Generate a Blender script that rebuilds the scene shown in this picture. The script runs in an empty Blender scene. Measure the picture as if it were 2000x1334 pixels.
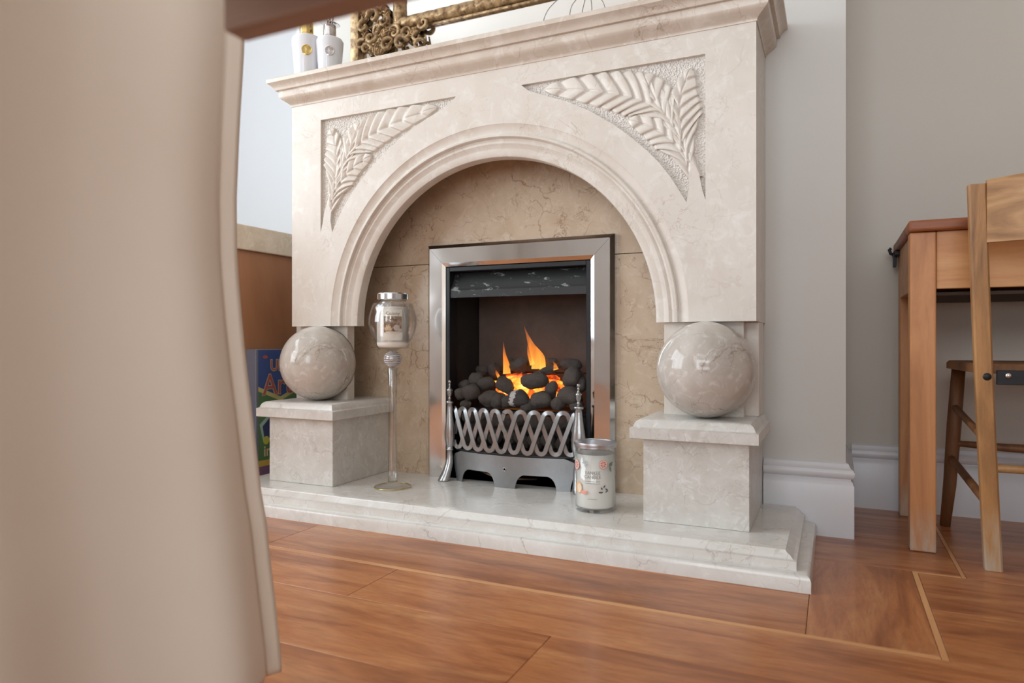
import bpy, bmesh, math, random
from mathutils import Vector, Matrix, noise
from mathutils.geometry import tessellate_polygon
random.seed(7)
S = bpy.context.scene
COL = S.collection
PI = math.pi

# ------------------------------------------------------------------ camera, sky, lights, exposure
H = 0.45
FPX = 1345.0
YAW = math.atan(FPX / 2882.0)
cam = bpy.data.cameras.new('camera'); camo = bpy.data.objects.new('camera', cam); COL.objects.link(camo)
camo.location = (0, 0, H); camo.rotation_euler = (PI / 2, 0, YAW)
cam.sensor_width = 36; cam.lens = 36 * FPX / 2000
cam.clip_start = 0.02; cam.clip_end = 60
cam.dof.use_dof = True; cam.dof.focus_distance = 1.62; cam.dof.aperture_fstop = 4.0
S.camera = camo
S.view_settings.view_transform = 'Standard'; S.view_settings.look = 'None'
S.view_settings.exposure = 0.05; S.view_settings.gamma = 1.0
S.view_settings.use_curve_mapping = False
w = bpy.data.worlds.new('world'); S.world = w; w.use_nodes = True
w.node_tree.nodes['Background'].inputs[0].default_value = (0.82, 0.92, 1.0, 1)
w.node_tree.nodes['Background'].inputs[1].default_value = 1.2
def area(name, loc, target, sx, sy, power, color):
    l = bpy.data.lights.new(name, 'AREA'); l.shape = 'RECTANGLE'; l.size = sx; l.size_y = sy
    l.energy = power; l.color = color
    o = bpy.data.objects.new(name, l); COL.objects.link(o); o.location = loc
    o.rotation_euler = (Vector(target) - Vector(loc)).to_track_quat('-Z', 'Y').to_euler()
    return o
area('window_daylight', (-2.72, 0.2, 1.35), (0, 0.2, 1.35), 2.1, 1.75, 60, (0.84, 0.925, 0.985))
area('rear_window_daylight', (0.0, -2.55, 1.35), (0.0, 0, 1.25), 2.2, 1.75, 57, (0.87, 0.935, 0.985))

fw = Vector((-math.sin(YAW), math.cos(YAW), 0)); rt = Vector((math.cos(YAW), math.sin(YAW), 0))
def ray(px, py): return fw + rt * ((px - 1000) / FPX) + Vector((0, 0, (667 - py) / FPX))
def at(px, py, Y):                      # point of the plane y = Y that the photograph shows at a pixel
    r = ray(px, py); p = r * (Y / r.y); p.z += H; return p
def atz(px, py, Z):
    r = ray(px, py); p = r * ((Z - H) / r.z); p.z += H; return p

# ------------------------------------------------------------------ helpers
def obj(name, me, mat=None, parent=None, smooth=False, label=None):
    if isinstance(me, bmesh.types.BMesh):
        bm = me; me = bpy.data.meshes.new(name)
        bmesh.ops.recalc_face_normals(bm, faces=bm.faces)
        bm.to_mesh(me); bm.free()
    if mat:
        for m in (mat if isinstance(mat, (list, tuple)) else [mat]): me.materials.append(m)
    if smooth == 'auto':
        me.polygons.foreach_set('use_smooth', [True] * len(me.polygons)); me.set_sharp_from_angle(angle=0.6)
    elif smooth:
        me.polygons.foreach_set('use_smooth', [True] * len(me.polygons))
    o = bpy.data.objects.new(name, me); COL.objects.link(o)
    if parent: o.parent = parent
    if label: o['label'] = label
    return o
def thing(name, label, cat, loc=(0, 0, 0), group=None):
    o = bpy.data.objects.new(name, None); COL.objects.link(o); o.location = loc
    o.empty_display_size = 0.05
    return tag(o, label, cat, group)
def tag(o, label, cat, group=None):
    o['label'] = label; o['category'] = cat
    if group: o['group'] = group
    return o
def struct(o): o['kind'] = 'structure'; return o
def local(o, parent):                    # keep world placement of mesh coordinates under a moved parent
    o.parent = parent; o.matrix_parent_inverse = Matrix.Translation(parent.location).inverted(); return o
def box_bm(x0, x1, y0, y1, z0, z1, bev=0.0, seg=2, bm=None):
    own = bm is None
    b = bmesh.new()
    r = bmesh.ops.create_cube(b, size=1)
    bmesh.ops.scale(b, vec=(x1 - x0, y1 - y0, z1 - z0), verts=b.verts)
    bmesh.ops.translate(b, vec=((x0 + x1) / 2, (y0 + y1) / 2, (z0 + z1) / 2), verts=b.verts)
    if bev: bmesh.ops.bevel(b, geom=b.edges[:], offset=bev, segments=seg, affect='EDGES', profile=0.5)
    if own: return b
    merge(bm, b); return bm
def merge(dst, src):
    me = bpy.data.meshes.new('tmp'); src.to_mesh(me); src.free(); dst.from_mesh(me); bpy.data.meshes.remove(me)
def loft_bm(rings, cap=True, closed=True, bm=None):
    b = bm or bmesh.new(); R = []
    for r in rings: R.append([b.verts.new(p) for p in r])
    n = len(R[0])
    for i in range(len(R) - 1):
        for j in range(n if closed else n - 1):
            k = (j + 1) % n
            b.faces.new((R[i][j], R[i][k], R[i + 1][k], R[i + 1][j]))
    if cap:
        b.faces.new(R[0][::-1]); b.faces.new(R[-1])
    return b
def rect_rings(x0, x1, y0, y1, prof, back=None, backinset=False, bm=None):
    # prof: (inset, z); the back edge (y1) is not inset
    rings = []
    for i, z in prof:
        yb = y1 - (i if backinset else 0)
        rings.append([(x0 + i, y0 + i, z), (x1 - i, y0 + i, z), (x1 - i, yb, z), (x0 + i, yb, z)])
    return loft_bm(rings, bm=bm)
def lathe_bm(prof, n=32, cx=0, cy=0, sx=1, sy=1, cap=True, off=None, bm=None):
    rings = []
    for q, (r, z) in enumerate(prof):
        ox, oy = off[q] if off else (0, 0)
        rings.append([(cx + ox + sx * r * math.cos(2 * PI * k / n), cy + oy + sy * r * math.sin(2 * PI * k / n), z) for k in range(n)])
    return loft_bm(rings, cap=cap, bm=bm)
def tube_bm(pts, rad, n=8, bm=None, flat=1.0):
    pts = [Vector(p) for p in pts]; rings = []
    up = Vector((0, 0, 1))
    for i, p in enumerate(pts):
        t = (pts[min(i + 1, len(pts) - 1)] - pts[max(i - 1, 0)]).normalized()
        a = t.cross(Vector((0, 1, 0)))
        if a.length < 0.2: a = t.cross(up)
        a.normalize(); c = t.cross(a).normalized()
        r = rad[i] if isinstance(rad, (list, tuple)) else rad
        rings.append([p + a * (r * math.cos(2 * PI * k / n)) + c * (r * flat * math.sin(2 * PI * k / n)) for k in range(n)])
    return loft_bm(rings, bm=bm)
def sweep_bm(path, prof, bm=None):
    # path: list of (x,y); prof: list of (outset to the right-hand side, z); mitred corners
    P = [Vector((x, y)) for x, y in path]; rings = []
    for i, p in enumerate(P):
        d0 = (P[i] - P[i - 1]).normalized() if i else None
        d1 = (P[i + 1] - P[i]).normalized() if i < len(P) - 1 else None
        n0 = Vector((d0.y, -d0.x)) if d0 else None; n1 = Vector((d1.y, -d1.x)) if d1 else None
        if n0 is None: m = n1
        elif n1 is None: m = n0
        else: m = (n0 + n1); m = m / (m.dot(n0))
        rings.append([(p.x + m.x * o, p.y + m.y * o, z) for o, z in prof])
    return loft_bm(rings, bm=bm)
def plate_bm(loops, y0, y1, bm=None, keep_hole_walls=True):
    # loops of (x,z): first the outline, then holes; extruded from y0 (front) to y1
    b = bm or bmesh.new()
    polys = [[Vector((x, z, 0)) for x, z in l] for l in loops]
    tris = tessellate_polygon(polys)
    flat = [p for l in polys for p in l]
    F = [b.verts.new((p.x, y0, p.y)) for p in flat]; B = [b.verts.new((p.x, y1, p.y)) for p in flat]
    for t in tris:
        try:
            b.faces.new([F[i] for i in t]); b.faces.new([B[i] for i in reversed(t)])
        except ValueError: pass
    o = 0
    for l in polys:
        n = len(l)
        for i in range(n):
            j = (i + 1) % n
            try: b.faces.new((F[o + i], F[o + j], B[o + j], B[o + i]))
            except ValueError: pass
        o += n
    return b
def bool_cut(o, cutter):
    m = o.modifiers.new('c', 'BOOLEAN'); m.operation = 'DIFFERENCE'; m.object = cutter; m.solver = 'EXACT'
    bpy.context.view_layer.update()
    dg = bpy.context.evaluated_depsgraph_get()
    me = bpy.data.meshes.new_from_object(o.evaluated_get(dg)); o.modifiers.clear(); o.data = me
    bpy.data.objects.remove(cutter)
def text_bm(s, size, fn, shear=0, weight=0.0, align='CENTER', font_scale=1.0):
    c = bpy.data.curves.new('t', 'FONT'); c.body = s; c.size = size; c.align_x = align; c.offset = weight; c.shear = shear
    c.resolution_u = 3
    o = bpy.data.objects.new('t', c); COL.objects.link(o); bpy.context.view_layer.update()
    me = bpy.data.meshes.new_from_object(o.evaluated_get(bpy.context.evaluated_depsgraph_get()))
    b = bmesh.new(); b.from_mesh(me)
    bpy.data.objects.remove(o); bpy.data.meshes.remove(me)
    bmesh.ops.triangulate(b, faces=b.faces)
    for v in b.verts: v.co = fn(v.co.x * font_scale, v.co.y)
    return b

# ------------------------------------------------------------------ materials
def srgb(r, g, b):
    f = lambda c: (c / 12.92 if c <= .04045 else ((c + .055) / 1.055) ** 2.4)
    return (f(r / 255), f(g / 255), f(b / 255), 1)
class NT:
    def __init__(s, name):
        s.m = bpy.data.materials.new(name); s.m.use_nodes = True; s.t = s.m.node_tree
        s.b = s.t.nodes['Principled BSDF']; s.out = s.t.nodes['Material Output']
    def n(s, typ, **kw):
        x = s.t.nodes.new(typ)
        for k, v in kw.items(): setattr(x, k, v)
        return x
    def l(s, a, b): s.t.links.new(a, b)
    def co(s, scale=(1, 1, 1), rnd=False):
        c = s.n('ShaderNodeTexCoord'); m = s.n('ShaderNodeMapping'); m.inputs['Scale'].default_value = scale
        s.l(c.outputs['Object'], m.inputs['Vector'])
        if rnd:
            oi = s.n('ShaderNodeObjectInfo'); mu = s.n('ShaderNodeMath', operation='MULTIPLY'); mu.inputs[1].default_value = 37
            s.l(oi.outputs['Random'], mu.inputs[0]); s.l(mu.outputs[0], m.inputs['Location']); s.rand = oi.outputs['Random']
        return m.outputs['Vector']
    def noise(s, vec, scale, detail=4, rough=.5, dist=0):
        x = s.n('ShaderNodeTexNoise'); s.l(vec, x.inputs['Vector'])
        x.inputs['Scale'].default_value = scale; x.inputs['Detail'].default_value = detail
        x.inputs['Roughness'].default_value = rough; x.inputs['Distortion'].default_value = dist
        return x.outputs['Fac']
    def ramp(s, fac, stops, interp='LINEAR'):
        x = s.n('ShaderNodeValToRGB'); x.color_ramp.interpolation = interp; e = x.color_ramp.elements
        e[0].position, e[0].color = stops[0]; e[1].position, e[1].color = stops[1]
        for p, c in stops[2:]:
            q = e.new(p); q.color = c
        s.l(fac, x.inputs['Fac']); return x.outputs['Color']
    def mix(s, f, a, b, mode='MIX'):
        x = s.n('ShaderNodeMix', data_type='RGBA', blend_type=mode)
        for sock, v in ((x.inputs['Factor'], f), (x.inputs[6], a), (x.inputs[7], b)):
            if hasattr(v, 'links'): s.l(v, sock)
            else: sock.default_value = v
        return x.outputs[2]
    def bump(s, h, strength=.3, dist=.002):
        x = s.n('ShaderNodeBump'); x.inputs['Strength'].default_value = strength; x.inputs['Distance'].default_value = dist
        s.l(h, x.inputs['Height']); s.l(x.outputs['Normal'], s.b.inputs['Normal'])
    def set(s, **kw):
        for k, v in kw.items():
            i = s.b.inputs[k.replace('_', ' ')]
            if hasattr(v, 'links'): s.l(v, i)
            else: i.default_value = v
        return s
def plain(name, col, rough=.5, metal=0, **kw):
    t = NT(name); t.set(Base_Color=col, Roughness=rough, Metallic=metal, **kw); return t.m
W1 = (1, 1, 1, 1); K1 = (0, 0, 0, 1)

def marble(name, base, mottle, light, vein, veinamt=.5, rough=.22, scale=1.0, offset=0, bump=0.0, pits=0.0, cracks=0.0):
    t = NT(name); v = t.co((1, 1, 1))
    n1 = t.noise(v, 9 * scale, 6, .6, .6)
    c = t.mix(t.ramp(n1, [(.38, K1), (.68, W1)]), base, mottle)
    n2 = t.noise(v, 26 * scale, 5, .65, 1.2)
    c = t.mix(t.ramp(n2, [(.52, K1), (.72, W1)]), c, light)
    # veins: zero crossing of a distorted noise, broken by a second noise
    for sc, wd, am in ((5.5 * scale, .008, veinamt), (13 * scale, .010, veinamt * .6)):
        n3 = t.noise(v, sc, 5, .62, 1.6)
        a = t.n('ShaderNodeMath', operation='SUBTRACT'); t.l(n3, a.inputs[0]); a.inputs[1].default_value = .5 + .013 * offset
        b = t.n('ShaderNodeMath', operation='ABSOLUTE'); t.l(a.outputs[0], b.inputs[0])
        line = t.ramp(b.outputs[0], [(0, W1), (wd, K1)])
        br = t.ramp(t.noise(v, 7 * scale, 2, .5), [(.52, K1), (.66, W1)])
        f = t.mix(1.0, line, br, 'MULTIPLY')
        f = t.mix(1.0, f, (am, am, am, 1), 'MULTIPLY')
        c = t.mix(f, c, vein)
    if cracks:
        nz = t.n('ShaderNodeTexNoise'); nz.inputs['Scale'].default_value = 7; nz.inputs['Detail'].default_value = 5; t.l(v, nz.inputs['Vector'])
        vm = t.n('ShaderNodeVectorMath', operation='MULTIPLY_ADD'); t.l(nz.outputs['Color'], vm.inputs[0]); vm.inputs[1].default_value = (.22, .22, .22); t.l(v, vm.inputs[2])
        for vs, wd in ((5.0, .012), (12.0, .016)):
            vo = t.n('ShaderNodeTexVoronoi', feature='DISTANCE_TO_EDGE'); vo.inputs['Scale'].default_value = vs; t.l(vm.outputs[0], vo.inputs['Vector'])
            f = t.ramp(vo.outputs['Distance'], [(0, W1), (wd, K1)])
            f = t.mix(1.0, f, t.ramp(t.noise(v, 6 + vs, 3, .5), [(.46, K1), (.60, W1)]), 'MULTIPLY')
            f = t.mix(1.0, f, (cracks, cracks, cracks, 1), 'MULTIPLY'); c = t.mix(f, c, vein)
    if pits:
        f = t.ramp(t.noise(v, 60 * scale, 3, .7, 2), [(.66, K1), (.74, W1)])
        f = t.mix(1.0, f, (pits, pits, pits, 1), 'MULTIPLY'); c = t.mix(f, c, light)
    t.set(Base_Color=c, Roughness=rough)
    t.b.inputs['Specular IOR Level'].default_value = .5
    if bump: t.bump(t.noise(v, 300, 2), bump, .0006)
    return t.m
M = {}
cream = srgb(222, 214, 204); cream2 = srgb(213, 203, 191); creamL = srgb(230, 226, 218); veinc = srgb(150, 118, 92)
M['surround'] = marble('cream_marble', cream, cream2, creamL, veinc, .40, .34, .8, cracks=.16)
M['mantel'] = marble('cream_marble_mantel', srgb(216, 204, 190), srgb(205, 191, 176), srgb(226, 218, 207), srgb(140, 104, 78), .5, .3, .9, 3, cracks=.32)
M['pedestal'] = marble('grey_cream_marble', srgb(220, 217, 211), srgb(206, 201, 193), srgb(234, 232, 228), srgb(140, 128, 115), .45, .3, 1.6, 5, pits=.6, cracks=.3)
M['ball'] = marble('polished_marble', srgb(206, 199, 190), srgb(188, 178, 168), srgb(224, 220, 214), srgb(140, 118, 100), .7, .10, 1.4, 2, cracks=.6)
M['hearth'] = marble('hearth_marble', srgb(228, 225, 219), srgb(218, 213, 206), srgb(235, 233, 229), srgb(150, 136, 120), .45, .16, 1.0, 7, cracks=.45)
M['back'] = marble('tan_marble', srgb(203, 182, 158), srgb(188, 165, 140), srgb(212, 194, 173), srgb(122, 88, 60), .95, .26, 1.1, 4, cracks=.6)
def rough_ground():
    t = NT('tooled_stone'); v = t.co()
    vo = t.n('ShaderNodeTexVoronoi'); vo.inputs['Scale'].default_value = 230; t.l(v, vo.inputs['Vector'])
    t.set(Base_Color=srgb(234, 228, 220), Roughness=.8)
    t.bump(vo.outputs['Distance'], .9, .005); return t.m
M['tooled'] = rough_ground()

def wood(name, light, mid, dark, rough=.3, sc=1.0, streak=1.0, coat=0.0, worn=None, randcol=0.0, axis='X'):
    t = NT(name)
    scl = {'X': (1.2, 9, 9), 'Z': (9, 9, 1.2), 'Y': (9, 1.2, 9)}[axis]
    v = t.co(tuple(a * sc for a in scl), rnd=True)
    n1 = t.noise(v, 1.6, 6, .6, .8)
    c = t.ramp(n1, [(.30, dark), (.50, mid), (.72, light)])
    n2 = t.noise(v, 14, 4, .7, .3)
    if randcol:
        n4 = t.noise(t.co((2.2, 5, 5), rnd=True), 2.2, 4, .6, .8)
        c = t.mix(t.ramp(n4, [(.52, K1), (.78, (.55, .55, .55, 1))]), c, dark)
    f = t.ramp(n2, [(.45, K1), (.8, (streak * .5,) * 3 + (1,))])
    c = t.mix(f, c, dark)
    if randcol:
        r = t.ramp(t.rand, [(0, (1 - randcol, 1 - randcol * 1.15, 1 - randcol * 1.3, 1)), (1, (1, 1, 1, 1))])
        c = t.mix(1.0, c, r, 'MULTIPLY')
    if worn:
        col, z0, z1 = worn
        tc = t.n('ShaderNodeTexCoord'); sp = t.n('ShaderNodeSeparateXYZ'); t.l(tc.outputs['Object'], sp.inputs[0])
        mr = t.n('ShaderNodeMapRange'); mr.inputs['From Min'].default_value = z1; mr.inputs['From Max'].default_value = z0
        t.l(sp.outputs['Z'], mr.inputs['Value'])
        nn = t.noise(t.co((60, 60, 14)), 1, 3, .6)
        f = t.mix(1.0, t.ramp(nn, [(.3, K1), (.6, W1)]), mr.outputs['Result'], 'MULTIPLY')
        c = t.mix(f, c, col)
    t.set(Base_Color=c, Roughness=rough)
    if coat: t.set(Coat_Weight=coat, Coat_Roughness=.12)
    t.bump(n2, .08, .001); return t.m
M['floor'] = wood('floor_boards', srgb(210, 150, 98), srgb(192, 122, 74), srgb(136, 78, 44), .32, 1.5, 1.3, .10, randcol=.14)
M['inlay'] = wood('pale_inlay', srgb(226, 172, 118), srgb(214, 156, 104), srgb(196, 136, 86), .35, 1, .3)
M['desk'] = wood('desk_pine', srgb(222, 164, 112), srgb(208, 146, 94), srgb(176, 114, 68), .42, 1.1, .5, worn=(srgb(190, 176, 160), 0.0, 0.10), axis='Z')
M['deskx'] = wood('desk_pine_rail', srgb(222, 168, 114), srgb(212, 152, 98), srgb(182, 120, 72), .42, 1.1, .5)
M['desktop'] = wood('desk_top_brown', srgb(176, 112, 74), srgb(150, 88, 54), srgb(108, 60, 36), .45, 1.1, .7)
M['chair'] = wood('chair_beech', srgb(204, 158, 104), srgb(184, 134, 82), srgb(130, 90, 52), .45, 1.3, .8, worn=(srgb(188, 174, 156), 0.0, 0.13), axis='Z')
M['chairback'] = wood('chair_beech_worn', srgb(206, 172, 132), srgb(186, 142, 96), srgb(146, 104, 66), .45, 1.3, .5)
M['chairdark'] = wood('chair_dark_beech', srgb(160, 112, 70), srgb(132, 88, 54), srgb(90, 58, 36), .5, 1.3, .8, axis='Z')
M['table'] = wood('table_brown', srgb(188, 162, 146), srgb(170, 144, 128), srgb(140, 114, 98), .6, .9, .5)
M['panel'] = wood('cupboard_panel', srgb(186, 134, 96), srgb(172, 120, 84), srgb(150, 100, 68), .5, .35, .25, axis='Z')
M['worktop'] = marble('beige_worktop', srgb(224, 206, 184), srgb(210, 190, 166), srgb(232, 218, 200), srgb(150, 122, 92), .4, .35, 1.5, 1)
def paint(name, c, rough=.6, b=.05):
    t = NT(name); v = t.co(); t.set(Base_Color=c, Roughness=rough); t.bump(t.noise(v, 180, 3), b, .0008); return t.m
M['wall'] = paint('wall_paint', srgb(216, 214, 209))
M['ceiling'] = paint('ceiling_paint', srgb(240, 240, 238))
def skirt():
    t = NT('skirting_gloss'); v = t.co()
    c = t.mix(t.ramp(t.noise(v, 40, 5, .7, 1), [(.70, K1), (.78, (.6, .6, .6, 1))]), srgb(226, 226, 230), srgb(170, 160, 155))
    t.set(Base_Color=c, Roughness=.28); t.bump(t.noise(v, 60, 3), .12, .001); return t.m
M['skirting'] = skirt()
def chromem():
    t = NT('brushed_chrome'); t.set(Base_Color=(.60, .59, .585, 1), Roughness=.11, Metallic=1)
    t.bump(t.noise(t.co((1, 1, 1)), 9, 1, .4), .25, .01); return t.m
M['chrome'] = chromem()
def dullmetal(name, c, rough, var=.12):
    t = NT(name); v = t.co(); n = t.noise(v, 40, 5, .7)
    t.set(Base_Color=t.mix(n, c, tuple(x * .72 for x in c[:3]) + (1,)), Metallic=.9, Roughness=rough)
    t.bump(t.noise(v, 160, 3), .12, .001); return t.m
M['steel'] = dullmetal('polished_steel', (.50, .50, .50, 1), .24)
M['fret'] = dullmetal('fret_grey_metal', (.42, .43, .44, 1), .30)
M['gunmetal'] = dullmetal('gunmetal_grey', (.36, .37, .38, 1), .38)
M['black'] = plain('black_enamel', (.012, .013, .016, 1), .35)
def soot(name, a, b, sc=12):
    t = NT(name); v = t.co(); n = t.noise(v, sc, 6, .65, .4)
    t.set(Base_Color=t.mix(n, a, b), Roughness=.85); t.bump(t.noise(v, 90, 4), .4, .002); return t.m
M['fireback'] = soot('sooty_fireclay', (.045, .034, .029, 1), (.15, .105, .085, 1))
def hood():
    t = NT('chipped_black_hood'); v = t.co((1, 1, 3)); n = t.noise(v, 22, 8, .75, .5)
    t.set(Base_Color=t.mix(t.ramp(n, [(.57, K1), (.60, W1)]), (.022, .024, .024, 1), (.26, .29, .29, 1)), Roughness=.45); return t.m
M['hood'] = hood()
def coalm():
    t = NT('grey_coal'); v = t.co(rnd=True); n = t.noise(v, 30, 6, .7)
    c = t.mix(t.ramp(n, [(.35, K1), (.7, W1)]), (.030, .023, .020, 1), (.175, .145, .126, 1))
    f = t.ramp(t.noise(v, 14, 3, .6), [(.66, K1), (.74, (.5, .5, .5, 1))]); c = t.mix(f, c, (.28, .26, .25, 1))
    t.set(Base_Color=c, Roughness=.75); t.bump(t.noise(v, 9, 5, .7), .7, .006); return t.m
M['coal'] = coalm()
def ember():
    t = NT('glowing_ember'); v = t.co(); n = t.noise(v, 26, 4, .6, .5)
    c = t.ramp(n, [(.36, (.45, .02, .0, 1)), (.48, (1, .13, .01, 1)), (.60, (1, .40, .05, 1)), (.72, (1, .75, .30, 1))])
    s = t.ramp(n, [(.30, (.15,) * 3 + (1,)), (.7, (1,) * 3 + (1,))])
    mu = t.n('ShaderNodeMath', operation='MULTIPLY'); t.l(s, mu.inputs[0]); mu.inputs[1].default_value = 2.6
    t.set(Base_Color=K1, Emission_Color=c); t.l(mu.outputs[0], t.b.inputs['Emission Strength']); return t.m
M['ember'] = ember()
def flamem():
    t = NT('gas_flame'); nt = t.t
    tc = t.n('ShaderNodeTexCoord'); sp = t.n('ShaderNodeSeparateXYZ'); t.l(tc.outputs['Generated'], sp.inputs[0])
    c = t.ramp(sp.outputs['Z'], [(0, (1, .48, .08, 1)), (.45, (1, .27, .03, 1)), (1, (.8, .20, .05, 1))])
    e = t.n('ShaderNodeEmission'); t.l(c, e.inputs['Color']); e.inputs['Strength'].default_value = 1.7
    tr = t.n('ShaderNodeBsdfTransparent'); ms = t.n('ShaderNodeMixShader')
    a = t.ramp(sp.outputs['Z'], [(0, (.58,) * 3 + (1,)), (.5, (.40,) * 3 + (1,)), (1, (.05,) * 3 + (1,))])
    n = t.noise(t.co((60, 60, 14)), 1, 3, .5, .6)
    a = t.mix(1.0, a, t.ramp(n, [(.3, (.5,) * 3 + (1,)), (.7, W1)]), 'MULTIPLY')
    t.l(a, ms.inputs['Fac']); t.l(tr.outputs[0], ms.inputs[1]); t.l(e.outputs[0], ms.inputs[2])
    t.l(ms.outputs[0], t.out.inputs['Surface']); return t.m
M['flame'] = flamem()
def glass(name, tint, f0, f1, edge=(.93, .95, .95, 1)):
    t = NT(name); lw = t.n('ShaderNodeLayerWeight'); lw.inputs['Blend'].default_value = .32
    f = t.ramp(lw.outputs['Facing'], [(0, (f0,) * 3 + (1,)), (.55, (f0 * 1.8,) * 3 + (1,)), (1, (f1,) * 3 + (1,))])
    tr = t.n('ShaderNodeBsdfTransparent'); g = t.n('ShaderNodeBsdfGlossy'); g.inputs['Roughness'].default_value = .03
    t.l(t.ramp(lw.outputs['Facing'], [(.3, tint), (1, edge)]), tr.inputs['Color'])
    m = t.n('ShaderNodeMixShader'); t.l(f, m.inputs['Fac']); t.l(tr.outputs[0], m.inputs[1]); t.l(g.outputs[0], m.inputs[2])
    t.l(m.outputs[0], t.out.inputs['Surface']); return t.m
M['glass'] = glass('clear_glass', (1, 1, 1, 1), .065, .8, (.88, .91, .92, 1))
M['glassthin'] = glass('clear_glass_stem', (.95, .955, .95, 1), .16, 1.0, (.5, .5, .48, 1))
M['wax'] = plain('ivory_wax', srgb(248, 244, 235), .5, Subsurface_Weight=.0)
M['lid_silver'] = plain('silver_lid', (.75, .75, .77, 1), .2, 1)
M['lid_grey'] = plain('brushed_grey_lid', (.58, .57, .60, 1), .35, 1)
M['gold'] = plain('gold_metal', (.83, .64, .26, 1), .2, 1)
M['label_cream'] = plain('label_paper', srgb(240, 236, 224), .5)
def giltm():
    t = NT('antique_gilt'); v = t.co(); n = t.noise(v, 60, 5, .6)
    t.set(Base_Color=t.mix(t.ramp(n, [(.35, K1), (.65, W1)]), srgb(112, 84, 56), srgb(200, 170, 128)), Metallic=.5, Roughness=.36)
    t.bump(t.noise(v, 130, 4, .6), .5, .002); return t.m
M['gilt'] = giltm()
M['mirror'] = plain('mirror_glass', (.72, .715, .69, 1), .03, 1)
M['white_ceramic'] = plain('white_glazed_glass', srgb(232, 234, 240), .16)
M['wire'] = plain('grey_wire', (.30, .30, .28, 1), .4, .8)
def fabric():
    t = NT('cream_curtain_fabric'); v = t.co()
    n = t.noise(v, 5, 3, .5); c = t.mix(n, srgb(242, 229, 212), srgb(236, 220, 202))
    t.set(Base_Color=c, Roughness=.9, Sheen_Weight=.2); t.bump(t.noise(v, 500, 2), .15, .0006); return t.m
M['fabric'] = fabric()
M['iron'] = plain('black_iron', (.02, .02, .022, 1), .45, .4)
FL = lambda n, r, g, b, ro=.45: plain(n, srgb(r, g, b), ro)

# ------------------------------------------------------------------ room shell
WY = 1.764; AY = 2.106; CX0 = -1.61; CX1 = 0.026; CEN = -0.7905
RX0, RX1, RY0, RTOP = -2.7, 2.4, -2.5, 2.5
struct(obj('ceiling', box_bm(RX0, RX1, RY0, AY, RTOP, RTOP + .1), M['ceiling']))
# chimney breast with the fire opening cut up from the floor
struct(obj('wall_chimney_breast', plate_bm([[(CX0, 0), (-1.03, 0), (-1.03, .69), (-.54, .69), (-.54, 0), (CX1, 0), (CX1, RTOP), (CX0, RTOP)]], WY, AY), M['wall']))
struct(obj('wall_back_left', box_bm(RX0 - .1, -.9, AY, AY + .1, 0, RTOP), paint('white_wall_paint', srgb(204, 207, 212))))
struct(obj('wall_back_right', box_bm(-.9, RX1 + .1, AY, AY + .1, 0, RTOP), paint('alcove_cream_paint', srgb(210, 204, 194))))
struct(obj('wall_right', box_bm(RX1, RX1 + .1, RY0, AY, 0, RTOP), M['wall']))
def wall_open(name, axis, c, a0, a1, h0, h1, lo, hi):
    bm = bmesh.new()
    def bx(u0, u1, z0, z1):
        if axis == 'x': box_bm(c - .1, c, u0, u1, z0, z1, bm=bm)
        else: box_bm(u0, u1, c - .1, c, z0, z1, bm=bm)
    bx(lo, hi, 0, h0); bx(lo, hi, h1, RTOP); bx(lo, a0, h0, h1); bx(a1, hi, h0, h1)
    return struct(obj(name, bm, M['wall']))
wall_open('wall_left', 'x', RX0, -.85, 1.25, .45, 2.25, RY0, AY)
wall_open('wall_front', 'y', RY0, -1.1, 1.1, .45, 2.25, RX0, RX1)
def window(name, axis, c, a0, a1, h0, h1):
    bm = bmesh.new(); cc = c - .05
    def bar(u0, u1, z0, z1):
        if axis == 'x': box_bm(cc - .03, cc + .03, u0, u1, z0, z1, bm=bm)
        else: box_bm(u0, u1, cc - .03, cc + .03, z0, z1, bm=bm)
    bar(a0, a1, h0, h0 + .06); bar(a0, a1, h1 - .06, h1)
    n = 3
    for i in range(n + 1):
        u = a0 + (a1 - a0) * i / n; u = min(max(u, a0 + .03), a1 - .03)
        bar(u - .03, u + .03, h0, h1)
    return struct(obj(name, bm, M['skirting']))
window('window_1', 'x', RX0, -.85, 1.25, .45, 2.25)
window('window_2', 'y', RY0, -1.1, 1.1, .45, 2.25)

# skirting boards
SK = [(0, 0), (.017, 0), (.017, .118), (.0135, .128), (.0105, .131), (.0105, .134), (.0155, .1375), (.018, .143), (.018, .149), (.0155, .155), (.0105, .158), (.0085, .161), (.006, .168), (0, .171)]
def offset_skirt(name, path):
    return struct(obj(name, sweep_bm(path, SK), M['skirting'], smooth='auto'))
offset_skirt('baseboard_breast', [(-.152, WY), (CX1, WY), (CX1, AY - .001)])
offset_skirt('baseboard_back', [(CX1 + .019, AY), (RX1, AY)])

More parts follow.
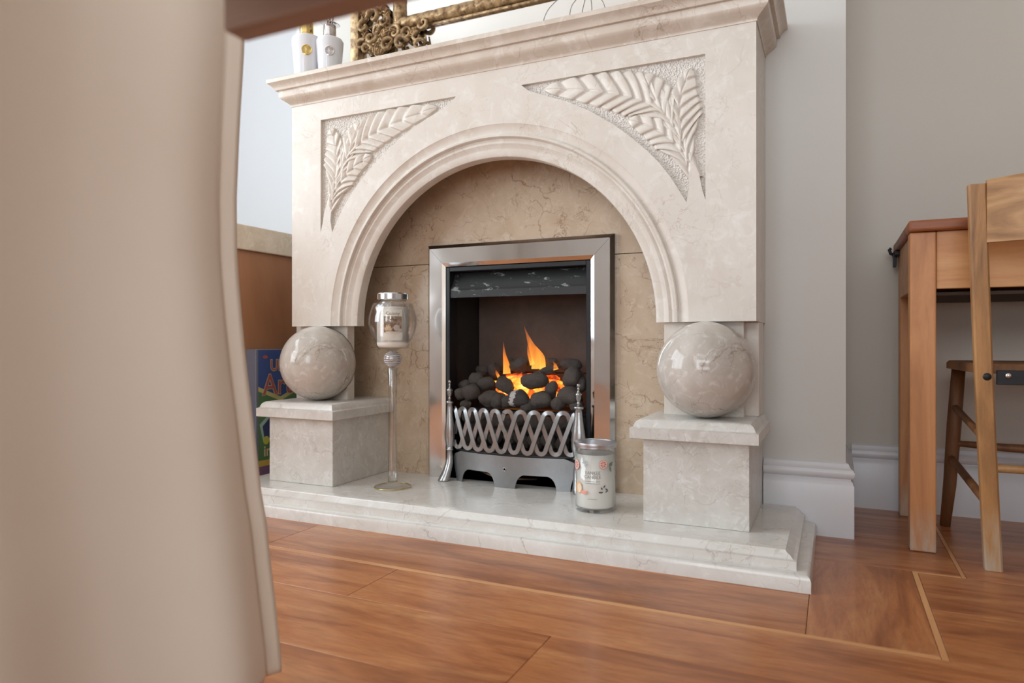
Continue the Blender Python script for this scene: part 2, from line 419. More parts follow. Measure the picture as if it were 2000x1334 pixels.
# floor: dark subfloor with every board its own piece
floor = struct(obj('floor', box_bm(RX0, RX1, RY0, AY, -.12, -.012), FL('subfloor', 60, 34, 20, .8)))
random.seed(11)
_pl = {}
def plank(x0, x1, y0, y1, along='x', mat='floor', name='plank'):
    g = .0004
    L = (x1 - x0 if along == 'x' else y1 - y0) - 2 * g; Wd = (y1 - y0 if along == 'x' else x1 - x0) - 2 * g
    key = (round(L, 4), round(Wd, 4), mat)
    if key not in _pl:
        bm = bmesh.new()
        e = .0006 if mat == 'floor' else .0003
        loft_bm([[(-L / 2, -Wd / 2, -.012), (L / 2, -Wd / 2, -.012), (L / 2, Wd / 2, -.012), (-L / 2, Wd / 2, -.012)],
                 [(-L / 2, -Wd / 2, -e), (L / 2, -Wd / 2, -e), (L / 2, Wd / 2, -e), (-L / 2, Wd / 2, -e)],
                 [(-L / 2 + e, -Wd / 2 + e, 0), (L / 2 - e, -Wd / 2 + e, 0), (L / 2 - e, Wd / 2 - e, 0), (-L / 2 + e, Wd / 2 - e, 0)]], bm=bm)
        o = obj(name, bm, M[mat]); _pl[key] = o.data
    else:
        o = bpy.data.objects.new(name, _pl[key]); COL.objects.link(o)
    o.parent = floor; o.location = ((x0 + x1) / 2, (y0 + y1) / 2, 0)
    if along == 'y': o.rotation_euler.z = PI / 2
    return o
def row(x0, x1, y0, y1, joints):
    xs = [x0] + [j for j in joints if x0 + .02 < j < x1 - .02] + [x1]
    for a, b in zip(xs[:-1], xs[1:]): plank(a, b, y0, y1)
FX0, FX1 = -2.7, 2.4
mainrows = [(.980, 1.139, [-1.9, -.780, .62, 1.5]), (.787, .980, [-1.35, -.391, .30, 1.2]), (.594, .787, [-1.7, -.95, .02, .9, 1.8]),
            (.401, .594, [-2.0, -1.1, -.3, .6, 1.6])]
y = .401; k = 0
while y > RY0 + .05:
    y2 = max(y - .193, RY0); mainrows.append((y2, y, [-1.8 + .37 * (k % 3), -.5 + .3 * (k % 2), .7 + .2 * (k % 4), 1.9])); y = y2; k += 1
for y0, y1, js in mainrows: row(FX0, FX1, y0, y1, js)
row(FX0, -.0387, 1.1505, 1.33, [-2.2, -1.143])
for y0, y1 in ((1.33, 1.51), (1.51, 1.70), (1.70, 1.90), (1.90, AY)): row(FX0, -.0387 if y1 < 1.6 else -.0387, y0, y1, [-1.2])
plank(-.0387, .139, 1.1505, 1.5565, 'y')
plank(-.0387, .2214, 1.5565, 1.752); plank(-.0387, .2214, 1.752, 1.94); plank(-.0387, .2214, 1.94, AY)
plank(FX0, .139, 1.139, 1.1505, 'x', 'inlay', 'inlay_strip')
plank(.139, .149, 1.139, 1.548, 'y', 'inlay', 'inlay_strip')
plank(.139, .2214, 1.548, 1.5565, 'x', 'inlay', 'inlay_strip')
plank(.2214, .2295, 1.548, AY, 'y', 'inlay', 'inlay_strip')
row(.149, FX1, 1.139, 1.345, [.9, 1.7]); row(.149, FX1, 1.345, 1.548, [.55, 1.3])
row(.2295, FX1, 1.548, 1.74, [1.0]); row(.2295, FX1, 1.74, 1.93, [.62, 1.5]); row(.2295, FX1, 1.93, AY, [1.1])

# ------------------------------------------------------------------ fireplace
fp = thing('fireplace_surround', 'cream marble fireplace surround with round arch, carved leaf corners and moulded mantel shelf', 'fireplace', (CEN, 1.55, 0))
def fpart(name, bm, mat, smooth=False, label=None):
    return local(obj(name, bm, M[mat], None, smooth, label), fp)
HZ = .063
# hearth
hbm = bmesh.new()
rect_rings(2 * CEN + .036, -.036, 1.3347, 1.745, [(0, 0), (0, .021), (.0025, .0275), (.008, .0312), (.03, .0315)], bm=hbm)
fpart('hearth_slab', hbm, 'hearth', 'auto')
h2 = rect_rings(2 * CEN + .061, -.061, 1.357, 1.745, [(0, .0315), (0, .0475), (.004, .0485), (.007, .0510), (.012, .0560), (.018, .0595), (.0195, .0625), (.021, HZ), (.05, HZ)])
fpart('hearth_step', h2, 'hearth', 'auto')
# back panels, notched round the fire
bz = .674
fpart('back_panel', plate_bm([[(-1.40, HZ), (-1.02, HZ), (-1.02, bz - .001), (-1.40, bz - .001)]], 1.712, 1.763), 'back', label='lower left tan marble back panel')
fpart('back_panel', plate_bm([[(-.545, HZ), (-.18, HZ), (-.18, bz - .001), (-.545, bz - .001)]], 1.712, 1.763), 'back', label='lower right tan marble back panel')
fpart('back_panel', plate_bm([[(-1.40, bz + .001), (-.18, bz + .001), (-.18, 1.05), (-1.40, 1.05)]], 1.712, 1.763), 'back', label='upper tan marble back panel')
# side slips standing behind the spheres
for s, x0, x1 in ((-1, 2 * CEN + .149, 2 * CEN + .215), (1, -.235, -.149)):
    fpart('side_slip', box_bm(x0, x1, 1.612, 1.7115, .2835, .4935, .002), 'surround')
BZ = .4937; TZ = 1.137; LX = 2 * CEN + .149; RXX = -.149
# spandrel recesses (plane y = 1.55)
def P(px, py): q = at(px, py, 1.55); return (q.x, q.z)
C2 = lambda x, y: P(1040 + x * 360 / 1601, 100 + y * 300 / 1334)      # measured on the right-hand carving
R2 = [P(1018, 166), C2(1500, 22), C2(1502, 1290), C2(1474, 1200), C2(1446, 1060), C2(1415, 990), C2(1380, 1000), C2(1350, 1080), C2(1362, 1180), C2(1337, 1312), C2(1290, 1235), C2(1200, 1095),
      C2(1100, 968), C2(1000, 868), C2(850, 742), C2(700, 634), C2(500, 520), C2(300, 438), C2(80, 378), C2(-40, 340)]
L2 = [(2 * CEN - x, z) for x, z in R2][::-1]
RO = .500
arc = [(CEN - RO * math.cos(PI * i / 72), BZ + .003 + RO * math.sin(PI * i / 72)) for i in range(73)]
outer = [(LX, BZ)] + [(arc[0][0], BZ)] + arc[1:-1] + [(arc[-1][0], BZ)] + [(RXX, BZ), (RXX, TZ), (LX, TZ)]
fpart('front_panel', plate_bm([outer, R2[::-1], L2[::-1]], 1.55, 1.588), 'surround')
# arch moulding (radius, y)
AM = [(RO, 1.55), (.4985, 1.5515), (.480, 1.5575), (.4775, 1.5575), (.4765, 1.5525), (.4740, 1.5505), (.4690, 1.5505), (.4665, 1.5530), (.4650, 1.560), (.4600, 1.5625),
      (.4570, 1.5600), (.4535, 1.5590), (.4500, 1.5610), (.4430, 1.566), (.4400, 1.5665), (.4300, 1.5665), (.4230, 1.570), (.4215, 1.573), (.4215, 1.600), (RO, 1.600)]
rings = []
for i in range(97):
    a = PI * i / 96
    rings.append([(CEN - r * math.cos(a), yy, BZ + .003 * (math.sin(a) > .01) + r * math.sin(a)) for r, yy in AM])
fpart('arch_moulding', loft_bm(rings), 'surround', 'auto')
# returns, lintel filler
fpart('side_return', box_bm(LX, LX + .035, 1.5885, 1.763, BZ, TZ), 'surround')
fpart('side_return', box_bm(RXX - .035, RXX, 1.5885, 1.763, BZ, TZ), 'surround')
# carved leaves
def bez(pts, s):
    n = len(pts) - 1; f = min(max(s, 0), 1) * n; i = min(int(f), n - 1); u = f - i
    g = lambda k: Vector(pts[min(max(k, 0), n)])
    p0, p1, p2, p3 = g(i - 1), g(i), g(i + 1), g(i + 2)
    return .5 * ((2 * p1) + (p2 - p0) * u + (2 * p0 - 5 * p1 + 4 * p2 - p3) * u * u + (3 * p1 - p0 - 3 * p2 + p3) * u ** 3)
def leaf_bm(spine, wl, wr, lobes, hgt=.0105, base=1.560, lead=.20):
    ns, nt = lobes * 9, 14
    bm = bmesh.new(); V = []
    for i in range(ns + 1):
        s = i / ns; rowv = []
        fr = (lobes * s) % 1; ph = math.sin(PI * fr ** .62) ** .8; fl = ph
        for j in range(-nt, nt + 1):
            t = j / nt; a = abs(t)
            ss = s * (1 - .02) + lead * a * (1 - s) * min(1, s * 4 + .15)
            p = bez(spine, ss); q = bez(spine, min(ss + .01, 1)); q0 = bez(spine, max(ss - .01, 0)); d = (q - q0)
            d = d.normalized() if d.length > 1e-9 else Vector((0, 1))
            n = Vector((d.y, -d.x))
            wmax = (wr if t > 0 else wl)
            env = min(1, (s / .30) ** .55) * (1 - s ** 2.4) ** .75
            wd = wmax * env * (.86 + .14 * fl)
            co = p + n * (wd * t)
            hh = hgt * (.34 + .66 * ph) * (1 - .30 * a ** 2)
            hh *= 1 if a < .93 else max(0, (1 - a) / .07) 
            hh -= .0025 * math.exp(-(t / .07) ** 2)
            rowv.append(bm.verts.new((co.x, base - max(hh, -.001) + (.001 if a == 1 else 0), co.y)))
        V.append(rowv)
    for i in range(ns):
        for j in range(2 * nt): bm.faces.new((V[i][j], V[i][j + 1], V[i + 1][j + 1], V[i + 1][j]))
    return bm
leaves = [([C2(1290, 760), C2(1130, 530), C2(960, 430), C2(760, 370), C2(450, 335), C2(70, 325)], 165, 125, 10, .30),
          ([C2(1290, 800), C2(1180, 600), C2(1060, 400), C2(955, 185)], 125, 60, 5, .45),
          ([C2(1375, 980), C2(1305, 800), C2(1275, 600), C2(1290, 370), C2(1372, 125)], 140, 85, 8, .38),
          ([C2(1375, 1120), C2(1310, 920), C2(1190, 760), C2(1030, 655), C2(815, 585)], 105, 100, 7, .36)]
unit = .225 * .00176
for mir in (0, 1):
    for sp, a, b, n, lead in leaves:
        if mir: sp2 = [(2 * CEN - x, z) for x, z in sp]; ww = (a * unit, b * unit)
        else: sp2 = sp; ww = (b * unit, a * unit)
        fpart('carved_leaf', leaf_bm(sp2, ww[0], ww[1], n, lead=lead), 'surround', True)
    st = [C2(1408, 1090), C2(1400, 1040), C2(1388, 980), C2(1365, 880)]
    if mir: st = [(2 * CEN - x, z) for x, z in st]
    bm = bmesh.new(); rr = []
    for i in range(13):
        s = i / 12; p = bez(st, s); wd = (.0135 * (1 - s) ** .7 + .004)
        rr.append([(p.x + wd * math.cos(q), 1.5605 - .0102 * math.sin(q) ** .5 if math.sin(q) > 0 else 1.5605, p.y) for q in [PI * u / 10 for u in range(11)]])
    fpart('carved_stem', loft_bm(rr, closed=False, cap=False, bm=bm), 'surround', True)
    loop = L2 if mir else R2
    gb = bmesh.new(); pol = [Vector((x, z, 0)) for x, z in loop]
    vs = [gb.verts.new((p.x, 1.5602, p.y)) for p in pol]
    for t in tessellate_polygon([pol]): gb.faces.new([vs[i] for i in t])
    fpart('carved_ground', gb, 'tooled', label='rough tooled stone behind the carved leaves')
# mantel shelf
MP = [(0, TZ - .004), (-.002, TZ - .004), (-.002, TZ), (-.004, TZ + .003), (-.0105, TZ + .008), (-.0185, TZ + .0135), (-.0245, TZ + .0185), (-.0262, TZ + .0225), (-.0262, TZ + .038),
      (-.0335, TZ + .0385), (-.0350, TZ + .041), (-.036, TZ + .044), (-.0385, TZ + .048), (-.043, TZ + .0525), (-.0490, TZ + .0560), (-.0505, TZ + .0570), (-.0505, TZ + .0665), (-.0485, TZ + .069), (0, TZ + .069)]
fpart('mantel_shelf', rect_rings(LX, RXX, 1.55, 1.763, MP), 'mantel', 'auto')
MZ = TZ + .069
# plinths, caps
for s in (0, 1):
    x0, x1 = ((2 * CEN + .154, 2 * CEN + .372 + .004) if s == 0 else (-.372, -.154))
    f = 1.456 if s == 0 else 1.468
    fpart('plinth', box_bm(x0, x1, f, 1.711 if s == 0 else 1.744, HZ + .0002, .2418, .0012, 1), 'pedestal')
    capb = rect_rings(x0 - .024, x1 + .020, f - .025, 1.7105, [(.002, .242), (0, .2435), (0, .2655), (.003, .2662), (.0065, .2685), (.0085, .274), (.0115, .279), (.0165, .2822), (.0185, .2835), (.05, .2835)])
    fpart('plinth_cap', capb, 'pedestal', 'auto')
# sockets behind the spheres
SR = .1048
centres = [(2 * CEN + .2525 + .002, 1.54), (-.2525, 1.54)]
for (cx, cy), (x0, x1) in zip(centres, ((2 * CEN + .156, 2 * CEN + .156 + .17), (-.352, -.178))):
    o = fpart('socket_block', box_bm(x0, x1, 1.580, 1.611, .2837, .4933), 'surround')
    cb = bmesh.new(); bmesh.ops.create_uvsphere(cb, u_segments=40, v_segments=24, radius=SR + .0012)
    bmesh.ops.translate(cb, vec=(cx, cy, .3886), verts=cb.verts)
    bool_cut(o, obj('cut', cb))
for (cx, cy), lab in zip(centres, ('polished stone sphere at the left end of the surround, by the blue art box', 'polished stone sphere at the right end of the surround, beside the chimney wall')):
    b = bmesh.new(); bmesh.ops.create_uvsphere(b, u_segments=64, v_segments=40, radius=SR)
    o = obj('stone_sphere', b, M['ball'], None, True); o.location = (cx, cy, .3886)
    tag(o, lab, 'sphere', 'stone spheres under the surround')

# ------------------------------------------------------------------ gas fire
gf = thing('gas_fire', 'inset coal-effect gas fire with chrome frame and black firebox', 'fire', (-.782, 1.70, HZ))
def gpart(name, bm, mat, smooth=False, label=None, parent=gf): return local(obj(name, bm, mat if not isinstance(mat, str) else M[mat], None, smooth, label), gf)
TX0, TX1, TZ1, IX0, IX1, IZ1 = -1.060, -.504, .7252, -.9987, -.5664, .662
def bevel_bar(pts):     # outer a,b inner b,a quad in xz plane -> a bar with a rolled outer edge
    (a, b, c, d) = pts
    Y0, Y1 = 1.690, 1.7118
    bm = bmesh.new(); n = 7; cs = []
    for k in range(n):
        u = k / (n - 1)                       # 0 outer .. 1 inner
        yy = Y0 + .010 * (max(0, (.14 - u) / .14)) ** 2 + .004 * max(0, (u - .9) / .1)
        cs.append((u, yy))
    prof = [(0, Y1)] + cs + [(1, Y1)]
    for end in (0, 1):
        o_, i_ = ((a, d), (b, c))[end]
        cs2 = [(o_[0] + (i_[0] - o_[0]) * u, yy, o_[1] + (i_[1] - o_[1]) * u) for u, yy in prof]
        if end == 0: r0 = cs2
        else: r1 = cs2
    return loft_bm([r0, r1], bm=bm)
g_ = .0006
gpart('frame_side', bevel_bar([(TX0, HZ), (TX0, TZ1), (IX0, IZ1), (IX0, HZ)]), 'chrome', False, 'left chrome frame upright')
gpart('frame_top', bevel_bar([(TX0 + g_, TZ1), (TX1 - g_, TZ1), (IX1 - g_, IZ1), (IX0 + g_, IZ1)]), 'chrome', False, 'chrome frame top rail')
gpart('frame_side', bevel_bar([(TX1, TZ1), (TX1, HZ), (IX1, HZ), (IX1, IZ1)]), 'chrome', False, 'right chrome frame upright')
# firebox shell
fb = bmesh.new()
bx0, bx1, by = -.983, -.583, 1.868
F0 = [(IX0 + .001, 1.700, HZ), (IX1 - .001, 1.700, HZ), (IX1 - .001, 1.700, IZ1 - .001), (IX0 + .001, 1.700, IZ1 - .001)]
F1 = [(bx0, by, HZ), (bx1, by, HZ), (bx1, by, .64), (bx0, by, .64)]
F2 = [(IX0 - .012, 1.713, HZ - .0), (IX1 + .012, 1.713, HZ - .0), (IX1 + .012, 1.713, IZ1 + .012), (IX0 - .012, 1.713, IZ1 + .012)]
F3 = [(bx0 - .012, by + .012, HZ), (bx1 + .012, by + .012, HZ), (bx1 + .012, by + .012, .655), (bx0 - .012, by + .012, .655)]
V = [[fb.verts.new(p) for p in r] for r in (F1, F0, F2, F3)]
fb.faces.new(V[0]); fb.faces.new(V[3][::-1])
for q in range(3):
    for i in range(4): fb.faces.new((V[q][i], V[q][(i + 1) % 4], V[q + 1][(i + 1) % 4], V[q + 1][i]))
gpart('firebox', fb, soot('soot_black', (.012, .011, .011, 1), (.035, .030, .027, 1)))
for i, (z0, z1) in enumerate(((.36, .372 + .24), (.12, .358))):
    gpart('fireback_tile', box_bm(bx0 + .004, bx1 - .004, by - .010, by - .0005, z0, z1, .002, 1), 'fireback')
# black inner edges, hood
for x0, x1 in ((IX0 + .0012, IX0 + .013), (IX1 - .013, IX1 - .0012)):
    gpart('inner_edge', box_bm(x0, x1, 1.694, 1.735, HZ, IZ1 - .002, .001, 1), 'black')
gpart('inner_edge', box_bm(IX0 + .013, IX1 - .013, 1.694, 1.730, IZ1 - .014, IZ1 - .002, .001, 1), 'black')
hd = bmesh.new()
hx0, hx1 = IX0 + .0135, IX1 - .0135
prof = [(1.728, IZ1 - .016), (1.702, .600), (1.698, .594), (1.698, .574), (1.703, .574), (1.703, .592), (1.735, IZ1 - .016)]
loft_bm([[(hx0 + (.0 if z > .62 else .0), yy, z) for yy, z in prof], [(hx1, yy, z) for yy, z in prof]], bm=hd)
gpart('hood', hd, 'hood')
gpart('hood_screw', lathe_bm([(0.0001, 0), (.004, .0005), (.0045, .003), (.003, .006), (.0001, .007)], 12, -.962, 1.702, .9, .9), 'iron').location.z += .632

# fret
FXL, FXR = -.965, -.598
def bow(x):
    u = (x - (FXL + FXR) / 2) / ((FXR - FXL) / 2); return 1.676 - .036 * (1 - u * u)
def bend_plate(loop, holes, y_off, th, nx=40):
    # front faces triangulated on a fine column grid: cut into vertical strips
    bm = plate_bm([loop] + holes, 0, th)
    xs = [FXL + (FXR - FXL) * i / nx for i in range(nx + 1)]
    for x in xs:
        bmesh.ops.bisect_plane(bm, geom=bm.verts[:] + bm.edges[:] + bm.faces[:], plane_co=(x, 0, 0), plane_no=(1, 0, 0))
    for v in bm.verts: v.co.y += bow(v.co.x) + y_off
    return bm
def cutout(x0, x1, z0, h):
    pts = [(x0 - .0, z0)]
    for i in range(9):
        a = PI / 2 * i / 8; pts.append((x0 + .026 * (1 - math.cos(a)), z0 + h - .026 + .026 * math.sin(a)) if False else (x0 + .026 * (1 - math.cos(a)), z0 + (h) * math.sin(a)))
    for i in range(9):
        a = PI / 2 * (1 - i / 8); pts.append((x1 - .026 * (1 - math.cos(a)), z0 + h * math.sin(a)))
    pts.append((x1, z0)); return pts
z0 = HZ + .0003
loop = [(FXL + .008, .138), (FXL + .003, .128), (FXL + .008, .100), (FXL + .014, .078), (FXL + .016, z0)]
c1 = cutout(-.928, -.818, z0, .037); c2 = cutout(-.757, -.648, z0, .037)
loop += c1 + c2 + [(FXR - .016, z0), (FXR - .014, .078), (FXR - .008, .100), (FXR - .003, .128), (FXR - .008, .138)]
loop += [(FXR - .03, .147), (FXL + .03, .147)]
cl = []
for p in loop:
    if not cl or (abs(p[0] - cl[-1][0]) + abs(p[1] - cl[-1][1])) > 1e-5: cl.append(p)
xm = (c1[-1][0] + c2[0][0]) / 2
gpart('ashpan_cover', bend_plate(cl, [[(xm + .003 * math.cos(a * PI / 4), .112 + .003 * math.sin(a * PI / 4)) for a in range(8)]], 0, .004), 'gunmetal')
scr = lathe_bm([(.0055, 0), (.0055, .001), (.0032, .0012), (.0032, 0)], 16, cap=False)
bmesh.ops.rotate(scr, verts=scr.verts, matrix=Matrix.Rotation(PI / 2, 3, 'X')); bmesh.ops.translate(scr, vec=(xm, bow(xm) - .0, .112), verts=scr.verts)
gpart('ashpan_screw', scr, 'steel', True)
# interlaced bands
sp_ = .0368; ztop, zbot = .2655, .1575
def strand(k0):
    # one continuous strand: round loops at top and bottom joined by straight limbs that cross three deep
    pts = []; r = .0122; dx = 1.5 * sp_; dz = (ztop - zbot) - 2 * r
    L_ = math.hypot(dx, dz); th = math.atan2(-dz, dx); phi = th + math.acos(2 * r / L_)
    x = FXL + .002 + (k0 - 3) * sp_
    while x < FXR + .02:
        T = (x, ztop - r); B = (x + dx, zbot + r); T2 = (x + 2 * dx, ztop - r)
        for i in range(9):
            a = (PI - phi) + (phi - (PI - phi)) * i / 8; pts.append((T[0] + r * math.cos(a), T[1] + r * math.sin(a)))
        p0 = (T[0] + r * math.cos(phi), T[1] + r * math.sin(phi)); p1 = (B[0] - r * math.cos(phi), B[1] - r * math.sin(phi))
        for i in range(1, 10): pts.append((p0[0] + (p1[0] - p0[0]) * i / 10, p0[1] + (p1[1] - p0[1]) * i / 10))
        for i in range(9):
            a = (phi + PI) + ((2 * PI - phi) - (phi + PI)) * i / 8; pts.append((B[0] + r * math.cos(a), B[1] + r * math.sin(a)))
        q0 = (B[0] + r * math.cos(2 * PI - phi), B[1] + r * math.sin(2 * PI - phi)); q1 = (T2[0] + r * math.cos(PI - phi), T2[1] + r * math.sin(PI - phi))
        for i in range(1, 10): pts.append((q0[0] + (q1[0] - q0[0]) * i / 10, q0[1] + (q1[1] - q0[1]) * i / 10))
        x += 2 * dx
    out = []; N = len(pts)
    for i, (X, z) in enumerate(pts):
        ph = (i % 36) / 36.0                              # 0 at the top loop, .5 at the bottom
        side = 1 if X < -.79 else -1
        out.append(Vector((X, -.0026 * math.sin(2 * PI * (ph - .11)) * side, z)))
    run = [p for p in out if FXL + .004 <= p.x <= FXR - .004]
    return run
def band_bm(pts, w=.0061, th=.0042):
    bm = bmesh.new(); rings = []
    for i, p in enumerate(pts):
        a = pts[max(i - 1, 0)]; b = pts[min(i + 1, len(pts) - 1)]
        d = Vector((b.x - a.x, 0, b.z - a.z)).normalized(); n = Vector((d.z, 0, -d.x))
        yb = bow(p.x) - .001 + p.y
        r = []
        for (u, v) in ((-1, .25), (-.84, 0), (.84, 0), (1, .25), (1, 1), (-1, 1)):
            q = Vector((p.x, 0, p.z)) + n * (w * u); r.append((q.x, yb + v * th, q.z))
        rings.append(r)
    return loft_bm(rings, bm=bm)
for k0 in range(3):
    gpart('fret_band', band_bm(strand(k0)), 'fret', 'auto')
gpart('fret_rail', band_bm([Vector((FXL + .01 + (FXR - FXL - .02) * i / 30, .006, .150)) for i in range(31)], .0025, .003), 'black')
gpart('fret_rail', band_bm([Vector((FXL + .01 + (FXR - FXL - .02) * i / 30, .008, .262)) for i in range(31)], .0022, .003), 'black')
# fret standards
def standard(cx, cy, k, sx):
    z = [HZ, HZ + .004, HZ + .012, HZ + .020, HZ + .032, HZ + .050, HZ + .066, HZ + .078, HZ + .084, HZ + .0845, HZ + .088, HZ + .0885, HZ + .096, HZ + .115, HZ + .135, HZ + .155, HZ + .185, HZ + .205, HZ + .214, HZ + .2145, HZ + .220, HZ + .2215]
    r = [.0125, .013, .0128, .0115, .0100, .0092, .0072, .0064, .0062, .0088, .0088, .0068, .0085, .0118, .0122, .0105, .0075, .0062, .0058, .0085, .0085, .005]
    off = [(-.012 * k * max(0, 1 - (zz - HZ) / .06) ** 1.5, -.016 * max(0, 1 - (zz - HZ) / .06) ** 1.5) for zz in z]
    so = gpart('standard', lathe_bm(list(zip(r, z)), 24, cx, cy, sx, 1, off=off), 'steel', True)
    q = HZ + .2215
    f = [(.005, q), (.003, q + .004), (.0055, q + .007), (.003, q + .010), (.0035, q + .012), (.0072, q + .020), (.0078, q + .027), (.0088, q + .028), (.0088, q + .031), (.006, q + .034), (.0028, q + .038), (.0022, q + .041), (.0040, q + .044), (.0022, q + .047), (.0022, q + .048), (.0046, q + .052), (.0040, q + .056), (.0004, q + .059)]
    fo = gpart('finial', lathe_bm(f, 20, cx, cy), 'steel', True); fo.parent = so; fo.matrix_parent_inverse = Matrix.Identity(4)
standard(-.969, 1.666, 1, 1.25); standard(-.590, 1.665, -1, 1.6)

# ember bed and flames
eb = bmesh.new(); bmesh.ops.create_icosphere(eb, subdivisions=5, radius=1)
ec = at(1036, 757, 1.778)
for v in eb.verts:
    n = noise.noise(v.co * 3) * .25 + noise.noise(v.co * 8) * .12
    v.co = Vector((v.co.x * .104, v.co.y * .030, v.co.z * .038)) * (1 + n) + ec
gpart('ember_bed', eb, 'ember', True, 'glowing orange embers')
def flame(pts, rads):
    pp = [at(px, py, Y) for px, py, Y in pts]; n = 24; N = len(pp) - 1; sp = []; rr = []
    for i in range(n + 1):
        f = i / n * N; a = min(int(f), N - 1); u = f - a
        sp.append(pp[a].lerp(pp[a + 1], u)); rr.append(rads[a] * (1 - u) + rads[a + 1] * u)
    for _ in range(3):
        for i in range(1, n): sp[i] = (sp[i - 1] + sp[i] * 2 + sp[i + 1]) / 4
    gpart('flame', tube_bm(sp, rr, 14, flat=.45), 'flame', True)
flame([(1052, 720, 1.775), (1052, 700, 1.778), (1038, 676, 1.78), (1030, 655, 1.78), (1023, 636, 1.78)], [.022, .020, .010, .0035, .0003])
flame([(1060, 722, 1.770), (1058, 700, 1.772), (1049, 684, 1.775)], [.010, .006, .0004])
flame([(990, 730, 1.77), (989, 712, 1.772), (985, 692, 1.775), (983, 667, 1.775)], [.012, .010, .0045, .0003])
flame([(1040, 712, 1.778), (1033, 690, 1.780), (1030, 672, 1.78)], [.008, .005, .0004])
flame([(1086, 722, 1.76), (1084, 712, 1.762), (1080, 706, 1.765)], [.008, .004, .0004])
flame([(1104, 770, 1.735), (1098, 752, 1.74), (1090, 738, 1.745)], [.011, .008, .0006])
flame([(1010, 757, 1.735), (1016, 740, 1.74), (1019, 726, 1.745)], [.012, .008, .0006])
flame([(975, 738, 1.76), (970, 728, 1.762), (968, 722, 1.765)], [.005, .004, .0004])

# coals
random.seed(5)
coal_meshes = []
for q in range(5):
    b = bmesh.new(); bmesh.ops.create_icosphere(b, subdivisions=4, radius=1)
    sd = Vector((q * 7.3, 2.1, q * 3.7))
    for v in b.verts:
        n = noise.noise(v.co * .9 + sd) * .34 + noise.noise(v.co * 2.2 + sd) * .10 + noise.noise(v.co * 6 + sd) * .025
        v.co *= 1 + n
    me = bpy.data.meshes.new('coal'); b.to_mesh(me); b.free(); me.materials.append(M['coal'])
    me.polygons.foreach_set('use_smooth', [True] * len(me.polygons)); coal_meshes.append(me)
def coal(cx, cy, rx, ry, Y, rot=0, q=None, px=True, lab='', grp=None):
    if px: p = at(860 + cx * .24, 500 + cy * .24, Y); u = .24 * .00136
    else: p = Vector((cx, Y, cy)); u = 1
    o = bpy.data.objects.new('coal', random.choice(coal_meshes) if q is None else coal_meshes[q]); COL.objects.link(o)
    o.location = p; o.scale = (rx * u, min(rx, ry) * u * 1.0, ry * u); o.rotation_euler = (random.uniform(-.3, .3), math.radians(rot), random.uniform(-.4, .4))
    o.parent = None
    tag(o, lab, 'coal', grp)
    return o
front = [(635, 1160, 100, 78, 0), (820, 1172, 95, 76, 0), (965, 1195, 62, 60, 20), (1060, 1135, 100, 68, -25), (400, 1160, 95, 72, 0), (470, 1175, 70, 60, 30), (250, 1105, 72, 76, 0), (165, 1120, 50, 56, 0), (1110, 1215, 62, 50, 10), (205, 1205, 62, 34, 0), (535, 1185, 60, 55, 0), (715, 1215, 60, 60, 0)]
mid = [(528, 1050, 92, 66, -35), (770, 1012, 108, 76, 0), (905, 1092, 56, 78, 0), (360, 1040, 100, 60, 10), (290, 1000, 70, 55, 0), (1080, 985, 84, 80, 0), (1150, 1045, 48, 62, 0), (200, 1050, 60, 50, 0)]
back = [(640, 890, 95, 66, 10), (438, 930, 52, 68, 15), (890, 925, 100, 36, 12), (1055, 885, 95, 56, 0), (900, 865, 70, 40, 0), (345, 925, 62, 44, 0), (330, 965, 55, 40, 0), (745, 855, 80, 45, 0), (560, 880, 60, 60, 0)]
FLAB = {0: 'rounded coal with a white ash patch at the front centre', 1: 'smooth dark coal at the front, right of the ash-patched coal', 3: 'large sloping coal at front right, under the right flame gap'}
MLAB = {0: 'tilted oval coal with glowing edges, left of the middle', 1: 'wide dark coal in the middle of the glow', 2: 'upright egg-shaped coal outlined by flame, right of the middle', 5: 'large grey coal at the right side of the pile'}
BLAB = {0: 'large brownish coal at the back, between the two tall flames', 2: 'flat coal at the back right, glowing underneath'}
for rows_, labs, Y, gl in ((front, FLAB, 1.712, 'front row of the pile, just above the fret'), (mid, MLAB, 1.742, 'middle row of the pile'), (back, BLAB, 1.805, 'back row of the pile, against the fireback')):
    for i, (x, y_, a, b, r) in enumerate(rows_):
        Yc = (Y - .005) if not (labs is BLAB and i in (0, 2)) else 1.768
        o = coal(x, y_, a, b, Yc, -r, lab=labs.get(i, 'dark grey rounded coal in the ' + gl), grp='coals in the ' + gl.split(' of')[0])
        if labs is FLAB and i == 0:
            o.data = o.data.copy(); o.data.materials.clear(); t = NT('ash_patched_coal'); v = t.co()
            sp = t.n('ShaderNodeSeparateXYZ'); t.l(v, sp.inputs[0]); n = t.noise(v, 5, 4, .6)
            m_ = t.n('ShaderNodeMath', operation='ADD'); t.l(sp.outputs['X'], m_.inputs[0]); t.l(n, m_.inputs[1])
            f = t.ramp(m_.outputs[0], [(0, K1), (.05, W1), (.42, W1), (.48, K1)])
            t.set(Base_Color=t.mix(f, (.05, .044, .04, 1), (.50, .47, .45, 1)), Roughness=.85); t.bump(n, .5, .004)
            o.data.materials.append(t.m); o.rotation_euler = (0, .15, 0)
for i in range(9):
    for j in range(3):
        coal(-.935 + i * .040 + random.uniform(-.006, .006), .135 + j * .048 + random.uniform(-.006, .006), random.uniform(.019, .025), random.uniform(.017, .022), 1.716 + random.uniform(-.006, .008) + .006 * j, random.uniform(-40, 40), px=False,
             lab='dark coal low in the basket, seen through the fret', grp='coals behind the fret')
gpart('coal_tray', box_bm(-.968, -.592, 1.74, 1.855, .10, .262, .004), 'black')
